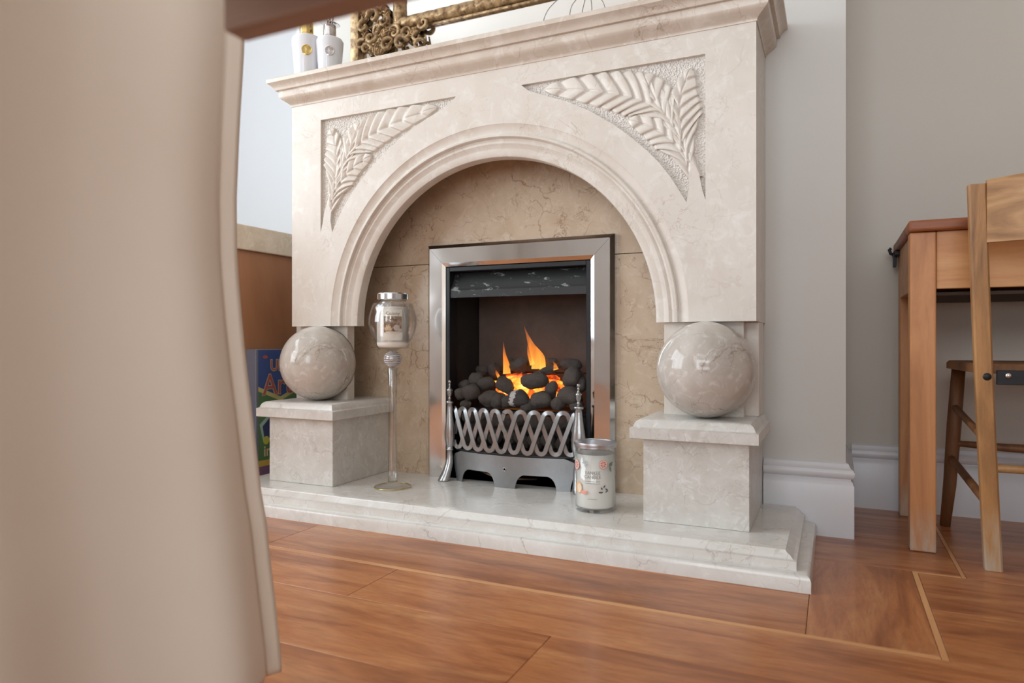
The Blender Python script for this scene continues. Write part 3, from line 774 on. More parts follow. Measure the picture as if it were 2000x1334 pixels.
# copper gas pipe under the basket
gpart('gas_pipe', tube_bm([(-.90, 1.72, .085), (-.87, 1.715, .078), (-.845, 1.72, .070), (-.80, 1.73, .069), (-.74, 1.75, .070)], .003, 8), dullmetal('copper', (.5, .3, .2, 1), .4), True)

# ------------------------------------------------------------------ candle in the tall glass holder
ct = atz(767, 951, HZ); SX, SY = ct.x, 1.522; SX = at(767, 700, SY).x
gs = thing('candle_holder', 'tall clear glass goblet-shaped candle holder with beaded silver ball below the bowl', 'candle holder', (SX, SY, HZ))
def spart(name, bm, mat, smooth=True, label=None): return local(obj(name, bm, M[mat] if isinstance(mat, str) else mat, None, smooth, label), gs)
def zpx(py, Y=SY, px=767): return at(px, py, Y).z
dpx = ray(767, 0).y and (SY / ray(767, 0).y) / FPX   # metres per pixel at the holder
f0 = HZ + .0004
spart('foot', lathe_bm([(.0001, f0), (.046, f0), (.0485, f0 + .0015), (.046, f0 + .0035), (.030, f0 + .006), (.016, f0 + .010), (.0125, f0 + .015), (.0001, f0 + .015)], 48, SX, SY), 'glass')
tor = [(.0478 + .0012 * math.cos(a * PI / 4), f0 + .0025 + .0012 * math.sin(a * PI / 4)) for a in range(9)]
spart('foot_rim', lathe_bm(tor, 48, SX, SY, cap=False), 'gold')
zb = zpx(716); zt_ = zpx(686); zf = f0 + .0155
L = zb - zf
spart('stem', lathe_bm([(.0001, zf), (.0128, zf), (.0118, zf + .03), (.0095, zf + L * .40), (.0090, zf + L * .55), (.0105, zf + L * .8), (.0135, zf + L - .003), (.0001, zf + L - .001)], 32, SX, SY), 'glassthin')
spart('stem_core', lathe_bm([(.0001, zf + .05), (.0012, zf + .06), (.003, zf + L * .6), (.0065, zf + L - .006), (.0001, zf + L - .005)], 16, SX, SY), 'glassthin')
bb = bmesh.new(); br = (zt_ - zb) / 2; zc = (zt_ + zb) / 2; bR = .0225
bmesh.ops.create_uvsphere(bb, u_segments=24, v_segments=16, radius=1)
for v in bb.verts: v.co = Vector((v.co.x * bR, v.co.y * bR, v.co.z * br * .98)) + Vector((SX, SY, zc))
spart('bead_core', bb, 'steel')
beads = bmesh.new()
for i in range(13):
    th = PI * (i + .5) / 13; rr = bR * math.sin(th); n = max(4, int(2 * PI * rr / .0036))
    for j in range(n):
        a = 2 * PI * (j + .5 * (i % 2)) / n
        bmesh.ops.create_icosphere(beads, subdivisions=1, radius=.0019, matrix=Matrix.Translation((SX + rr * math.cos(a), SY + rr * math.sin(a), zc + br * math.cos(th))))
o = spart('silver_beads', beads, 'lid_silver'); o['kind'] = 'stuff'
# bowl, a thin-walled glass
z_top = zpx(593); z_low = zt_ + .0005; BH = z_top - z_low
op = [(.0001, 0), (.012, .001), (.030, .09), (.047, .22), (.058, .38), (.0635, .56), (.062, .74), (.056, .90), (.0515, 1.0)]
prof = [(r, z_low + (z * BH if z > .01 else z)) for r, z in op]
inner = [(r - .0018 if r > .01 else r, z + (.002 if i < 3 else 0)) for i, (r, z) in enumerate(prof)][::-1]
spart('bowl', lathe_bm(prof + [(.0505, z_top + .0006)] + inner, 56, SX, SY, cap=False), 'glass')
jar = thing('jar_candle', 'cream jar candle with silver lid set inside the tall glass holder', 'candle', (SX, SY, z_low + .012))
def jpart(name, bm, mat, smooth=True, label=None): return local(obj(name, bm, M[mat] if isinstance(mat, str) else mat, None, smooth, label), jar)
jr = .0415; jz0 = zpx(680) + .002; jz1 = zpx(592); lz0, lz1 = zpx(588) + .002, zpx(573)
jpart('wax', lathe_bm([(.0001, jz0), (jr - .006, jz0), (jr - .001, jz0 + .006), (jr, jz0 + .012), (jr, zpx(602)), (jr - .004, zpx(600)), (.0001, zpx(600))], 48, SX, SY), 'wax')
og = [(.0001, jz0 - .003), (jr - .004, jz0 - .003), (jr + .002, jz0 + .006), (jr + .0025, jz0 + .012), (jr + .0025, zpx(602)), (jr - .002, zpx(595)), (jr - .006, zpx(592)), (jr - .006, lz0)]
jpart('jar_glass', lathe_bm(og + [(r - .0018, z) for r, z in og[::-1][:-3]] , 48, SX, SY, cap=False), 'glass')
jpart('lid', lathe_bm([(.0001, lz0), (.040 * .95, lz0), (.0405, lz0 + .002), (.0405, lz1 - .003), (.038, lz1), (.0001, lz1)], 48, SX, SY), 'lid_silver', 'auto')
def cyl(cx, cy, R, ang0, z0):
    def fn(u, v):
        a = ang0 + u / R; return Vector((cx + R * math.cos(a), cy + R * math.sin(a), z0 + v))
    return fn
def patch(fn, u0, u1, v0, v1, n=16):
    return loft_bm([[fn(u0 + (u1 - u0) * i / n, v0), fn(u0 + (u1 - u0) * i / n, v1)] for i in range(n + 1)], cap=False, closed=False)
def polyp(fn, pts):
    b = bmesh.new(); b.faces.new([b.verts.new(fn(u, v)) for u, v in pts]); bmesh.ops.triangulate(b, faces=b.faces); return b
def disc(u, v, ru, rv, n=20): return [(u + ru * math.cos(2 * PI * i / n), v + rv * math.sin(2 * PI * i / n)) for i in range(n)]
av = math.atan2(-SY, -SX)          # facing the camera
lab_c = (zpx(602) + zpx(662)) / 2
fnA = cyl(SX, SY, jr + .0029, av, lab_c)
LB = jpart('label', patch(fnA, -.026, .026, -.045, .036), 'label_cream', True, 'cream paper label')
fnB = cyl(SX, SY, jr + .0033, av, lab_c)
def photo_mat():
    t = NT('label_photo'); v = t.co(); n = t.noise(v, 55, 3, .5, 1.5)
    t.set(Base_Color=t.ramp(n, [(.3, srgb(96, 76, 54)), (.5, srgb(150, 124, 98)), (.7, srgb(196, 182, 170))]), Roughness=.4); return t.m
jpart('label_picture', patch(fnB, -.024, .0245, -.024, .018), photo_mat(), True, 'brown picture on the label')
fnC = cyl(SX, SY, jr + .0036, av, lab_c)
pale = FL('pale_petal', 214, 190, 150); pinkg = FL('pale_grey_pink', 205, 196, 192)
petals = bmesh.new()
for a, ln in ((80, .017), (55, .014), (110, .015), (25, .013), (150, .014), (5, .011), (172, .010), (130, .012)):
    ca, sa = math.cos(math.radians(a)), math.sin(math.radians(a)); bx_, bz_ = -.012, -.018; w_ = .0024
    pts = [(bx_, bz_), (bx_ + ca * ln * .5 - sa * w_, bz_ + sa * ln * .5 + ca * w_), (bx_ + ca * ln, bz_ + sa * ln), (bx_ + ca * ln * .5 + sa * w_, bz_ + sa * ln * .5 - ca * w_)]
    merge(petals, polyp(fnC, pts))
jpart('label_flower', petals, pale, False)
pg = polyp(fnC, disc(.010, -.012, .008, .008)); merge(pg, polyp(fnC, disc(.019, -.018, .0045, .0045)))
jpart('label_blossom', pg, pinkg, False)
jpart('label_band', patch(fnC, -.018, .018, -.0275, -.0215), FL('band', 226, 222, 214), True)
grey = FL('grey_print', 120, 112, 104)
jpart('label_text', text_bm('Colony', .0125, lambda u, v: fnC(u, v + .0215)), grey, False)
jpart('label_small_text', text_bm('·······', .006, lambda u, v: fnC(u, v - .026)), grey, False)

for o in list(jar.children):
    if o.name.startswith('label_'): o.parent = LB; o.matrix_parent_inverse = Matrix.Identity(4)

# ------------------------------------------------------------------ printed pillar jar candle on the hearth
KY = 1.522; KX = at(1163, 930, KY).x; km = KY / ray(1163, 0).y / FPX
kc = thing('printed_candle', 'white jar candle with grey lid and printed fruit slices, at the right of the hearth', 'candle', (KX, KY, HZ))
def kpart(name, bm, mat, smooth=True, label=None): return local(obj(name, bm, M[mat] if isinstance(mat, str) else mat, None, smooth, label), kc)
KR = .0475; kz0 = HZ + .0004; kz1 = at(1163, 872, KY).z; kl1 = at(1163, 862, KY).z
kpart('glass_jar', lathe_bm([(.0001, kz0), (KR - .003, kz0), (KR, kz0 + .003), (KR, kz1), (KR - .002, kz1), (KR - .002, kz0 + .009), (.0001, kz0 + .009)], 56, KX, KY), 'glass')
kpart('wax', lathe_bm([(.0001, kz0 + .0095), (KR - .005, kz0 + .0095), (KR - .0026, kz0 + .013), (KR - .0026, kz1 - .014), (KR - .005, kz1 - .016), (.0001, kz1 - .016)], 56, KX, KY), 'wax')
kpart('lid', lathe_bm([(.0001, kz1 + .0003), (KR + .0005, kz1 + .0003), (KR + .0005, kz1 + .004), (KR + .0018, kz1 + .005), (KR + .0025, kl1 - .003), (KR + .0018, kl1), (KR - .003, kl1 - .0005), (KR - .004, kl1 - .002), (.0001, kl1 - .0025)], 56, KX, KY), 'lid_grey', 'auto')
ak = math.atan2(-KY, -KX)
def kf(lift=.0004): return cyl(KX, KY, KR + lift, ak, kz0)
pp_ = lambda px, py: ((math.asin(max(-.98, min(.98, (px - 1163) * km / KR))) * KR), (at(1163, py, KY - KR * .9).z - kz0))
dark = FL('dark_print', 150, 146, 142)
for i, (s, py, sz) in enumerate((('YANKEE', 927, .0105), ('CANDLE', 935, .0105))):
    u, v = pp_(1157, py)
    kpart('brand_text', text_bm(s, sz, lambda x, y2: kf()(x + u, y2 + v), font_scale=.95), dark, False)
for py in (941, 945):
    u, v = pp_(1157, py); kpart('print_line', patch(kf(), u - .018, u + .018, v, v + .0008), dark)
u, v = pp_(1157, 976); kpart('print_line', patch(kf(), u - .011, u + .011, v, v + .001), dark)
pk = FL('grapefruit_rind', 236, 158, 136); ph_ = FL('grapefruit_pith', 246, 226, 212); pf = FL('grapefruit_flesh', 214, 136, 128)
def slice_(px, py, r, squash=1):
    u, v = pp_(px, py)
    kpart('fruit_slice', polyp(kf(.0004), disc(u, v, r * squash, r)), pk, False, 'pink citrus slice print')
    kpart('fruit_pith', polyp(kf(.0006), disc(u, v, r * .86 * squash, r * .86)), ph_, False)
    b = bmesh.new()
    for i in range(7):
        a = 2 * PI * i / 7; h = PI / 7 * .78
        merge(b, polyp(kf(.0008), [(u + .0008 * math.cos(a), v + .0008 * math.sin(a))] + [(u + r * .70 * squash * math.cos(a + q), v + r * .70 * math.sin(a + q)) for q in (-h, -h / 2, 0, h / 2, h)]))
    kpart('fruit_segments', b, pf, False)
slice_(1178, 907, .0105); slice_(1127, 911, .0115)
u, v = pp_(1131, 955)
kpart('orange_print', polyp(kf(), disc(u, v, .011, .013)), FL('orange_print', 240, 190, 140), False)
kpart('orange_light', polyp(kf(.0006), disc(u + .003, v - .001, .007, .010)), FL('orange_light', 246, 222, 196), False)
u, v = pp_(1141, 960)
kpart('peel_print', polyp(kf(.0008), [(u + .010 * math.cos(a), v + .008 * math.sin(a)) for a in [PI + PI * q / 8 for q in range(9)]] + [(u + .007 * math.cos(a), v + .004 * math.sin(a)) for a in [2 * PI - PI * q / 8 for q in range(9)]]), pk, False)
def sprig(px, py, items, mat, name):
    b = bmesh.new(); u0, v0 = pp_(px, py)
    for a, ln, w_, ou, ov in items:
        ca, sa = math.cos(math.radians(a)), math.sin(math.radians(a)); bu, bv = u0 + ou, v0 + ov
        merge(b, polyp(kf(.0006), [(bu, bv), (bu + ca * ln * .5 - sa * w_, bv + sa * ln * .5 + ca * w_), (bu + ca * ln, bv + sa * ln), (bu + ca * ln * .5 + sa * w_, bv + sa * ln * .5 - ca * w_)]))
    kpart(name, b, mat, False)
grn = FL('sprig_green', 120, 130, 112); drk = FL('sprig_dark', 84, 88, 90); lt = FL('sprig_pale', 190, 196, 200)
sprig(1189, 911, [(35, .016, .003, 0, 0), (10, .012, .0025, 0, 0), (-70, .016, .003, .001, 0), (-50, .010, .002, 0, 0), (60, .010, .002, 0, 0)], grn, 'sprig_print')
sprig(1178, 957, [(60, .009, .002, 0, .004), (120, .008, .002, -.002, 0), (200, .008, .002, 0, -.004), (-20, .010, .0015, .003, .003), (-40, .009, .0015, .006, .001), (30, .007, .0015, .004, -.006), (170, .008, .002, -.004, -.006)], drk, 'berry_print')
sprig(1142, 905, [(60, .008, .002, 0, 0), (120, .009, .002, 0, 0), (0, .008, .002, 0, -.001), (-60, .008, .002, 0, -.002), (180, .007, .002, 0, 0)], lt, 'floral_print')

# ------------------------------------------------------------------ mantel objects
def bottle(px, py, metal, seal, lab, disc_on, K):
    d = (MZ + .128 * K - H) * FPX / (667 - py)
    r = ray(px, py); X = r.x * d; YY = r.y * d
    b = thing('diffuser_bottle', lab, 'bottle', (X, YY, MZ), 'white bottles on the mantel')
    def bp(name, bm, mat, smooth=True, label=None): 
        o = obj(name, bm, M[mat] if isinstance(mat, str) else mat, None, smooth, label); o.parent = b; o.matrix_parent_inverse = Matrix.Translation((-X, -YY, -MZ)); return o
    z = MZ + .0003; b.scale = (K, K, K)
    bp('body', lathe_bm([(.0001, z), (.031, z), (.033, z + .003), (.0375, z + .060), (.0425, z + .122), (.0425, z + .128), (.039, z + .134), (.026, z + .140), (.020, z + .141), (.0001, z + .141)], 48, X, YY), 'white_ceramic', 'auto')
    bp('collar', lathe_bm([(.0001, z + .1412), (.0225, z + .1412), (.0225, z + .143), (.0200, z + .146), (.0195, z + .178), (.0185, z + .180), (.0001, z + .180)], 32, X, YY), metal, 'auto', 'metal collar')
    a = math.atan2(-YY, -X)
    # seal on the sloping wall
    zz = z + .086; rad = .0398
    fn = lambda u, v: Vector((X + (rad + v * .078 + .0006) * math.cos(a + u / rad), YY + (rad + v * .078 + .0006) * math.sin(a + u / rad), zz + v))
    n = 24; rings = []
    for q, (rr, lift) in enumerate(((.0150, -.001), (.0148, .0012), (.0130, .0016), (.0115, .0008), (.0001, .0008))):
        ring = []
        for i in range(n):
            t = 2 * PI * i / n; wob = 1 + .04 * math.sin(3 * t + 1) + .03 * math.sin(5 * t)
            p = fn(rr * wob * math.cos(t), rr * wob * math.sin(t)); ring.append(p + Vector((math.cos(a), math.sin(a), 0)) * lift)
        rings.append(ring)
    bp('seal', loft_bm(rings), seal, 'auto', 'round wax-style seal')
    if disc_on:
        dz = z + .1845
        db = lathe_bm([(.004, -.001), (.031, -.001), (.032, 0), (.031, .001), (.004, .001)], 40)
        bmesh.ops.rotate(db, verts=db.verts, matrix=Matrix.Rotation(math.radians(9), 3, 'Y')); bmesh.ops.translate(db, vec=(X, YY, dz + .0015), verts=db.verts)
        bp('disc', db, metal, 'auto')
    for i in range(4):
        aa = i * 1.6 + .4; tp = Vector((X + .018 * math.cos(aa) * 1.6, YY + .018 * math.sin(aa), z + .32)); bs = Vector((X + .002 * math.cos(aa), YY + .002 * math.sin(aa), z + .1405))
        bp('reed', tube_bm([bs, bs.lerp(tp, .5), tp], .0016, 8), FL('dark_reed', 92, 62, 50), True)
    return b
bottle(599, 80, 'gold', 'gold', 'white bottle with gold collar and gold seal on the mantel', False, 1.0)
bottle(644, 83, 'lid_silver', 'lid_silver', 'white bottle with silver collar, disc and silver seal on the mantel', True, .93)

# ornate mirror standing on the mantel
GY = 1.745
mi = thing('gilt_mirror', 'large antique gilt framed mirror with scrollwork corner, standing on the mantel', 'mirror', (-.80, GY, MZ))
def mpart(name, bm, mat, smooth=False, label=None): return local(obj(name, bm, M[mat], None, smooth, label), mi)
MX0, MX1, MTOP = -1.363, -.20, 2.35
mpart('mirror_glass', box_bm(MX0 + .02, MX1 - .02, 1.752, 1.757, MZ + .012, MTOP - .01), 'mirror')
mpart('outer_frame_stile', box_bm(MX0, MX0 + .031, 1.728, 1.760, MZ + .001, MTOP, .004), 'gilt', 'auto')
mpart('outer_frame_stile', box_bm(MX1 - .031, MX1, 1.728, 1.760, MZ + .001, MTOP, .004), 'gilt', 'auto')
mpart('outer_frame_rail', box_bm(MX0 + .031, MX1 - .031, 1.728, 1.760, MZ + .001, MZ + .030, .004), 'gilt', 'auto')
mpart('outer_frame_rail', box_bm(MX0 + .031, MX1 - .031, 1.728, 1.760, MTOP - .03, MTOP, .004), 'gilt', 'auto')
def half_round(p0, p1, wid, dep, n=10, wob=True):
    p0 = Vector(p0); p1 = Vector(p1); d = (p1 - p0).normalized(); s = Vector((d.z, 0, -d.x)); rings = []
    m = int((p1 - p0).length / .006)
    for i in range(m + 1):
        p = p0.lerp(p1, i / m); r = []
        for k in range(n + 1):
            a = PI * k / n; dd = dep * math.sin(a)
            if wob: dd += .0016 * math.sin(i * .9 + 3 * math.sin(a * 2)) * math.sin(a)
            r.append(p + s * (wid * math.cos(a)) + Vector((0, -dd, 0)))
        rings.append(r)
    return loft_bm(rings)
rz = 1.412
mpart('inner_frame_rail', half_round((-1.200, 1.752, rz), (MX1 - .16, 1.752, rz), .019, .022), 'gilt', True)
mpart('inner_frame_lip', box_bm(-1.17, MX1 - .17, 1.742, 1.7515, rz - .028, rz - .020, .002), 'gilt', 'auto')
mpart('inner_frame_stile', half_round((-1.193, 1.752, rz), (-1.193, 1.752, MTOP - .16), .021, .022), 'gilt', True)
mpart('inner_frame_stile', half_round((MX1 - .16, 1.752, rz), (MX1 - .16, 1.752, MTOP - .16), .021, .022), 'gilt', True)
mpart('inner_frame_rail', half_round((-1.200, 1.752, MTOP - .16), (MX1 - .16, 1.752, MTOP - .16), .019, .022), 'gilt', True)
# corner scrollwork
def scroll(cx, cz, r0, turns, a0, hand=1, w0=.007, tail=None, y=1.742):
    pts = []; rad = []; turns *= .66; n = int(34 * turns)
    for i in range(n + 1):
        t = i / n; a = a0 + hand * 2 * PI * turns * t; r = r0 * (1 - t) ** .55 + .002
        pts.append(Vector((cx + r * math.cos(a), y - .006 * math.sin(PI * t) - .004, cz + r * math.sin(a)))); rad.append(w0 * 1.25 * (1 - .5 * t))
    if tail:
        st = pts[0]; tg = Vector((tail[0], y, tail[1])); d0 = (pts[0] - pts[1]).normalized()
        L_ = (tg - st).length; pre = []
        for i in range(1, 11):
            t = i / 10; c = st + d0 * L_ * .5
            pre.append((st * (1 - t) ** 2 + c * 2 * t * (1 - t) + tg * t * t, w0 * (1 - .6 * t)))
        pts = [p for p, _ in pre[::-1]] + pts; rad = [r for _, r in pre[::-1]] + rad
    return pts, rad
def gp(px, py): q = at(px, py, GY); return q.x, q.z
Z1 = lambda x, y2: gp(560 + x * .16, y2 * .16)      # measured on the corner of the frame
def addscroll(cx, cy, r, turns, a0, hand=1, w0=.006, tail=None):
    x, z = Z1(cx, cy); tl = Z1(*tail) if tail else None
    p, rd = scroll(x, z, r, turns, a0, hand, w0, tl); mpart('scroll', tube_bm(p, rd, 8, flat=1.3), 'gilt', True)
addscroll(1080, 215, .022, 1.3, 2.6, -1, .0075, (930, 300))
addscroll(965, 340, .017, 1.4, 1.5, 1, .0065, (1000, 150))
addscroll(1210, 280, .014, 1.4, .8, -1, .0055, (1170, 120))
addscroll(1345, 410, .019, 1.5, 2.4, -1, .006, (1250, 500))
addscroll(1420, 540, .020, 1.2, .5, 1, .0075, (1300, 360))
addscroll(1255, 560, .018, 1.4, 1.2, 1, .0065, (1130, 640))
addscroll(1060, 470, .018, 1.3, .2, -1, .007, (970, 640))
addscroll(940, 560, .014, 1.3, 1.0, 1, .0055, (990, 660))
addscroll(1490, 420, .016, 1.3, 2.2, 1, .0055, (1560, 560))
addscroll(1620, 460, .014, 1.3, 1.6, 1, .0055, (1600, 330))
addscroll(1690, 300, .015, 1.4, 3.4, 1, .0060, (1600, 330))
addscroll(1640, 560, .016, 1.2, .6, 1, .0050, (1700, 420))
addscroll(1130, 380, .013, 1.2, 2.0, -1, .0055, (1100, 520))
addscroll(1000, 620, .016, 1.2, 0.0, 1, .0060, (1180, 560))
# acanthus lobes
for (x, y2, a, ln, wd) in ((1190, 470, 250, .042, .011), (1130, 330, 110, .036, .010), (1010, 560, 200, .036, .010), (1100, 600, 215, .045, .012), (1230, 380, 60, .040, .011), (1330, 330, 15, .050, .010), (1220, 190, 95, .040, .010), (960, 430, 100, .040, .009), (1560, 400, 30, .034, .009), (1180, 620, 200, .050, .012), (1400, 380, 335, .034, .008), (950, 200, 80, .045, .009), (1030, 120, 150, .03, .009), (1160, 110, 100, .04, .01)):
    X0, Z0 = Z1(x, y2); ca, sa = math.cos(math.radians(a)), math.sin(math.radians(a))
    ln *= 1.25; sp2 = [(X0 - ca * ln * .5, Z0 - sa * ln * .5), (X0 + sa * ln * .08, Z0 - ca * ln * .08), (X0 + ca * ln * .5, Z0 + sa * ln * .5)]
    mpart('acanthus', leaf_bm(sp2, wd * 1.35, wd * 1.35, 4, .013, 1.742, .35), 'gilt', True)

# bent wire ornament on the mantel
wo = thing('wire_ornament', 'fine bent wire ornament on the mantel in front of the mirror', 'ornament', (at(1130, 10, 1.69).x, 1.69, MZ))
def w_arc(pts, base):
    p = [at(px, py, 1.69) for px, py in pts]; p[0] = Vector((p[0].x, 1.69, MZ + .001)) if base else p[0]
    q = []
    for i in range(len(p) - 1):
        for t in range(6): q.append(bez([tuple(a) for a in p], (i + t / 6) / (len(p) - 1)) if False else p[i].lerp(p[i + 1], t / 6))
    q.append(p[-1])
    for _ in range(4):
        for i in range(1, len(q) - 1): q[i] = (q[i - 1] + q[i] * 2 + q[i + 1]) / 4
    local(obj('wire', tube_bm(q, .0013, 6), M['wire'], None, True), wo)
bz1 = at(1090, 80, 1.69)
for pts in ([(1048, 75), (1062, 34), (1072, 16), (1088, 0), (1106, -12), (1126, -18)], [(1106, 70), (1113, 21), (1118, 8), (1125, 0), (1130, -10), (1132, -18)], [(1128, 68), (1138, 15), (1143, 0), (1140, -12), (1133, -18)], [(1156, 60), (1156, 11), (1154, -2), (1150, -12), (1136, -18)], [(1196, 56), (1180, 7), (1174, -1), (1164, -10), (1140, -18)]):
    w_arc(pts, True)
local(obj('wire_hub', lathe_bm([(.0001, -.004), (.004, -.003), (.005, 0), (.004, .003), (.0001, .004)], 12), M['wire'], None, True), wo).location += at(1133, -18, 1.69)

# ------------------------------------------------------------------ left alcove: cupboard and art box
cb_ = thing('low_cupboard', 'brown cupboard side with thick beige stone-look worktop, in the left alcove', 'cupboard', (-2.15, 1.5, 0))
UX = -1.752
def upart(name, bm, mat, label=None): return local(obj(name, bm, M[mat], None, False, label), cb_)
upart('worktop', box_bm(-2.62, UX, 1.05, 2.104, .752, .834, .003), 'worktop', 'beige worktop')
upart('side_panel', box_bm(UX - .035, UX - .015, 1.07, 2.100, .001, .7515, .001, 1), 'panel')
upart('carcass', box_bm(-2.60, UX - .036, 1.09, 2.100, .001, .7515, .001, 1), 'panel')
for i in range(2):
    upart('door', box_bm(-2.598 + i * .405, -2.198 + i * .405, 1.072, 1.089, .08, .745, .003), 'panel')
# art box: leans flat against the cupboard side
bx = thing('art_set_box', 'tall blue and green art set box leaning on the cupboard side, behind the left sphere', 'box', (UX + .01, 1.85, 0))
BX = UX + .032; by0, by1, bzt = 1.695, 2.02, .424
local(obj('box_body', box_bm(UX - .013, BX, by0, by1, .001, bzt, .002, 1), FL('box_grey_edge', 120, 124, 140), None, False), bx)
def face(pts, mat, dx=.0004, name='cover_panel'):
    b = bmesh.new(); b.faces.new([b.verts.new((BX + dx, yy, zz)) for yy, zz in pts]); return local(obj(name, b, mat, None, False), bx)
yA = by0 + .010
face([(yA, .002), (by1 - .002, .002), (by1 - .002, bzt - .002), (yA, bzt - .002)], FL('cover_blue', 70, 92, 150), .0004, 'cover_blue')
face([(yA, .30), (yA + .10, .262), (by1 - .002, .34), (by1 - .002, .002), (yA, .002)], FL('cover_yellow', 204, 196, 130), .0007, 'cover_yellow')
face([(yA, .285), (yA + .10, .247), (by1 - .002, .325), (by1 - .002, .002), (yA, .002)], FL('cover_green', 92, 132, 88), .0010, 'cover_green')
face([(yA + .005, .175), (yA + .105, .247), (yA + .15, .16), (yA + .15, .12), (yA + .02, .12)], FL('cover_card_edge', 170, 200, 190), .0013, 'cover_card_edge')
face([(yA + .018, .168), (yA + .104, .238), (yA + .145, .16), (yA + .145, .125), (yA + .026, .125)], FL('cover_card', 62, 74, 112), .0016, 'cover_card')
face([(yA, .035), (by1 - .002, .035), (by1 - .002, .055), (yA, .055)], FL('cover_yellow_band', 200, 180, 90), .0013, 'cover_band')
face([(yA, .002), (by1 - .002, .002), (by1 - .002, .035), (yA, .035)], FL('cover_purple', 124, 100, 134), .0013, 'cover_purple')
tf = lambda y_, z_, dx: (lambda u, v: Vector((BX + dx, y_ + u, z_ + v)))
red = FL('title_red', 176, 96, 92); wht = FL('title_outline', 214, 196, 160)
for (s, sz, y_, z_, w_) in (('ULTIMATE', .052, yA + .052, .352, .0), ('Art', .098, yA + .018, .272, 0.0)):
    local(obj('title_outline', text_bm(s, sz, tf(y_, z_, .0019), weight=.0026, align='LEFT'), wht, None, False), bx)
    local(obj('title', text_bm(s, sz, tf(y_, z_, .0024), weight=.0004, align='LEFT'), red, None, False), bx)
local(obj('cover_text', text_bm('in', .05, tf(yA + .022, .068, .0019), weight=.001, align='LEFT'), wht, None, False), bx)
b = bmesh.new(); b.faces.new([b.verts.new((BX + .0019, yA + .030 + .012 * math.cos(i * PI / 8), .398 + .006 * math.sin(i * PI / 8))) for i in range(16)])
local(obj('cover_badge', b, red, None, False), bx)
b = bmesh.new(); b.faces.new([b.verts.new((BX + .0019, yA + .034 + .014 * math.cos(i * PI / 8), .120 + .014 * math.sin(i * PI / 8))) for i in range(16)])
local(obj('cover_dot', b, FL('dot_yellow', 196, 200, 90), None, False), bx)

# ------------------------------------------------------------------ right alcove: school desk and chair
dk = thing('school_desk', 'old orange pine school desk with brown lid in the right alcove', 'desk', (.45, 1.9, 0))
def dpart(name, bm, mat, label=None, smooth=False): return local(obj(name, bm, M[mat] if isinstance(mat, str) else mat, None, smooth, label), dk)
def leg_bm(x, y_, w_, top, taper=.006):
    return loft_bm([[(x + w_ * (.0 if sx < 0 else 1) - (0), y_ + (0 if sy < 0 else w_), z) for sx, sy in ((-1, -1), (1, -1), (1, 1), (-1, 1))] for z in (0, top)])
def dleg(x0, y0, wx, wy, top, bev=.003):
    b = box_bm(x0, x0 + wx, y0, y0 + wy, 0.0005, top, bev, 2); return b
DX0, DX1, DY0, DY1 = .149, .78, 1.703, 2.075
for (a, b_) in ((DX0, DY0), (DX1 - .049, DY0), (DX0 + .006, DY1 - .045), (DX1 - .049, DY1 - .045)):
    dpart('leg', dleg(a, b_, .049, .045, .684), 'desk')
dpart('front_rail', box_bm(DX0 + .0495, DX1 - .0495, DY0 + .004, DY0 + .022, .562, .684, .001, 1), 'deskx')
dpart('back_rail', box_bm(DX0 + .055, DX1 - .0495, DY1 - .022, DY1 - .004, .562, .684, .001, 1), 'deskx')
for x in (DX0 + .006, DX1 - .024):
    dpart('side_rail', box_bm(x, x + .018, DY0 + .0455, DY1 - .0455, .562, .684, .001, 1), 'deskx')
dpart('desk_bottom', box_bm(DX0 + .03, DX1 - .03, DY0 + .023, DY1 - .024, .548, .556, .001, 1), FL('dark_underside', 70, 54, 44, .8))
dpart('lid', box_bm(DX0 - .004, DX1 + .008, DY0 - .014, DY1 - .028, .6845, .708, .006, 3), 'desktop')
dpart('back_ledge', box_bm(DX0 - .004, DX1 + .008, DY1 - .027, DY1 + .020, .6845, .708, .004, 2), 'desktop')
# iron hinge at the rear left corner
hg = box_bm(DX0 - .008, DX0 + .03, DY1 - .05, DY1 + .012, .672, .6843, .002, 1)
box_bm(DX0 - .007, DX0 - .0005, DY1 - .03, DY1 + .0, .645, .6845, .001, 1, bm=hg)
dpart('hinge', hg, 'iron')
hk = bmesh.new(); tube_bm([(DX0 - .004, DY1 - .02, .676), (DX0 - .013, DY1 - .02, .680), (DX0 - .016, DY1 - .02, .690), (DX0 - .012, DY1 - .02, .694)], .004, 8, bm=hk)
dpart('hinge_knuckle', hk, 'iron', None, True)

ch = thing('school_chair', 'worn wooden school chair with curved backrest and black bolted bracket, beside the desk', 'chair', (.45, 1.8, 0))
def cpart(name, bm, mat, label=None, smooth=False): return local(obj(name, bm, M[mat] if isinstance(mat, str) else mat, None, smooth, label), ch)
def slant_bar(p0, p1, wx, wy, seg=6, curve=0, bev=.002):
    p0 = Vector(p0); p1 = Vector(p1); rings = []
    for i in range(seg + 1):
        t = i / seg; p = p0.lerp(p1, t) + Vector((curve * math.sin(PI * t), 0, 0)); c = .0035
        rings.append([(p.x + a, p.y + b_, p.z) for a, b_ in ((-wx + c, -wy), (wx - c, -wy), (wx, -wy + c), (wx, wy - c), (wx - c, wy), (-wx + c, wy), (-wx, wy - c), (-wx, -wy + c))])
    return loft_bm(rings)
# rear posts (nearer to the camera)
CYY = 1.615
def post_x(z): 
    return .2545 + (.758 - z) / .758 * .030
cpart('rear_post', slant_bar((.285, CYY + .015, .0005), (.2545, CYY - .005, .757), .0150, .0125, 10, -.002), 'chair')
cpart('rear_post', slant_bar((.615, CYY + .015, .0005), (.646, CYY - .005, .757), .0150, .0125, 10, .002), 'chair')
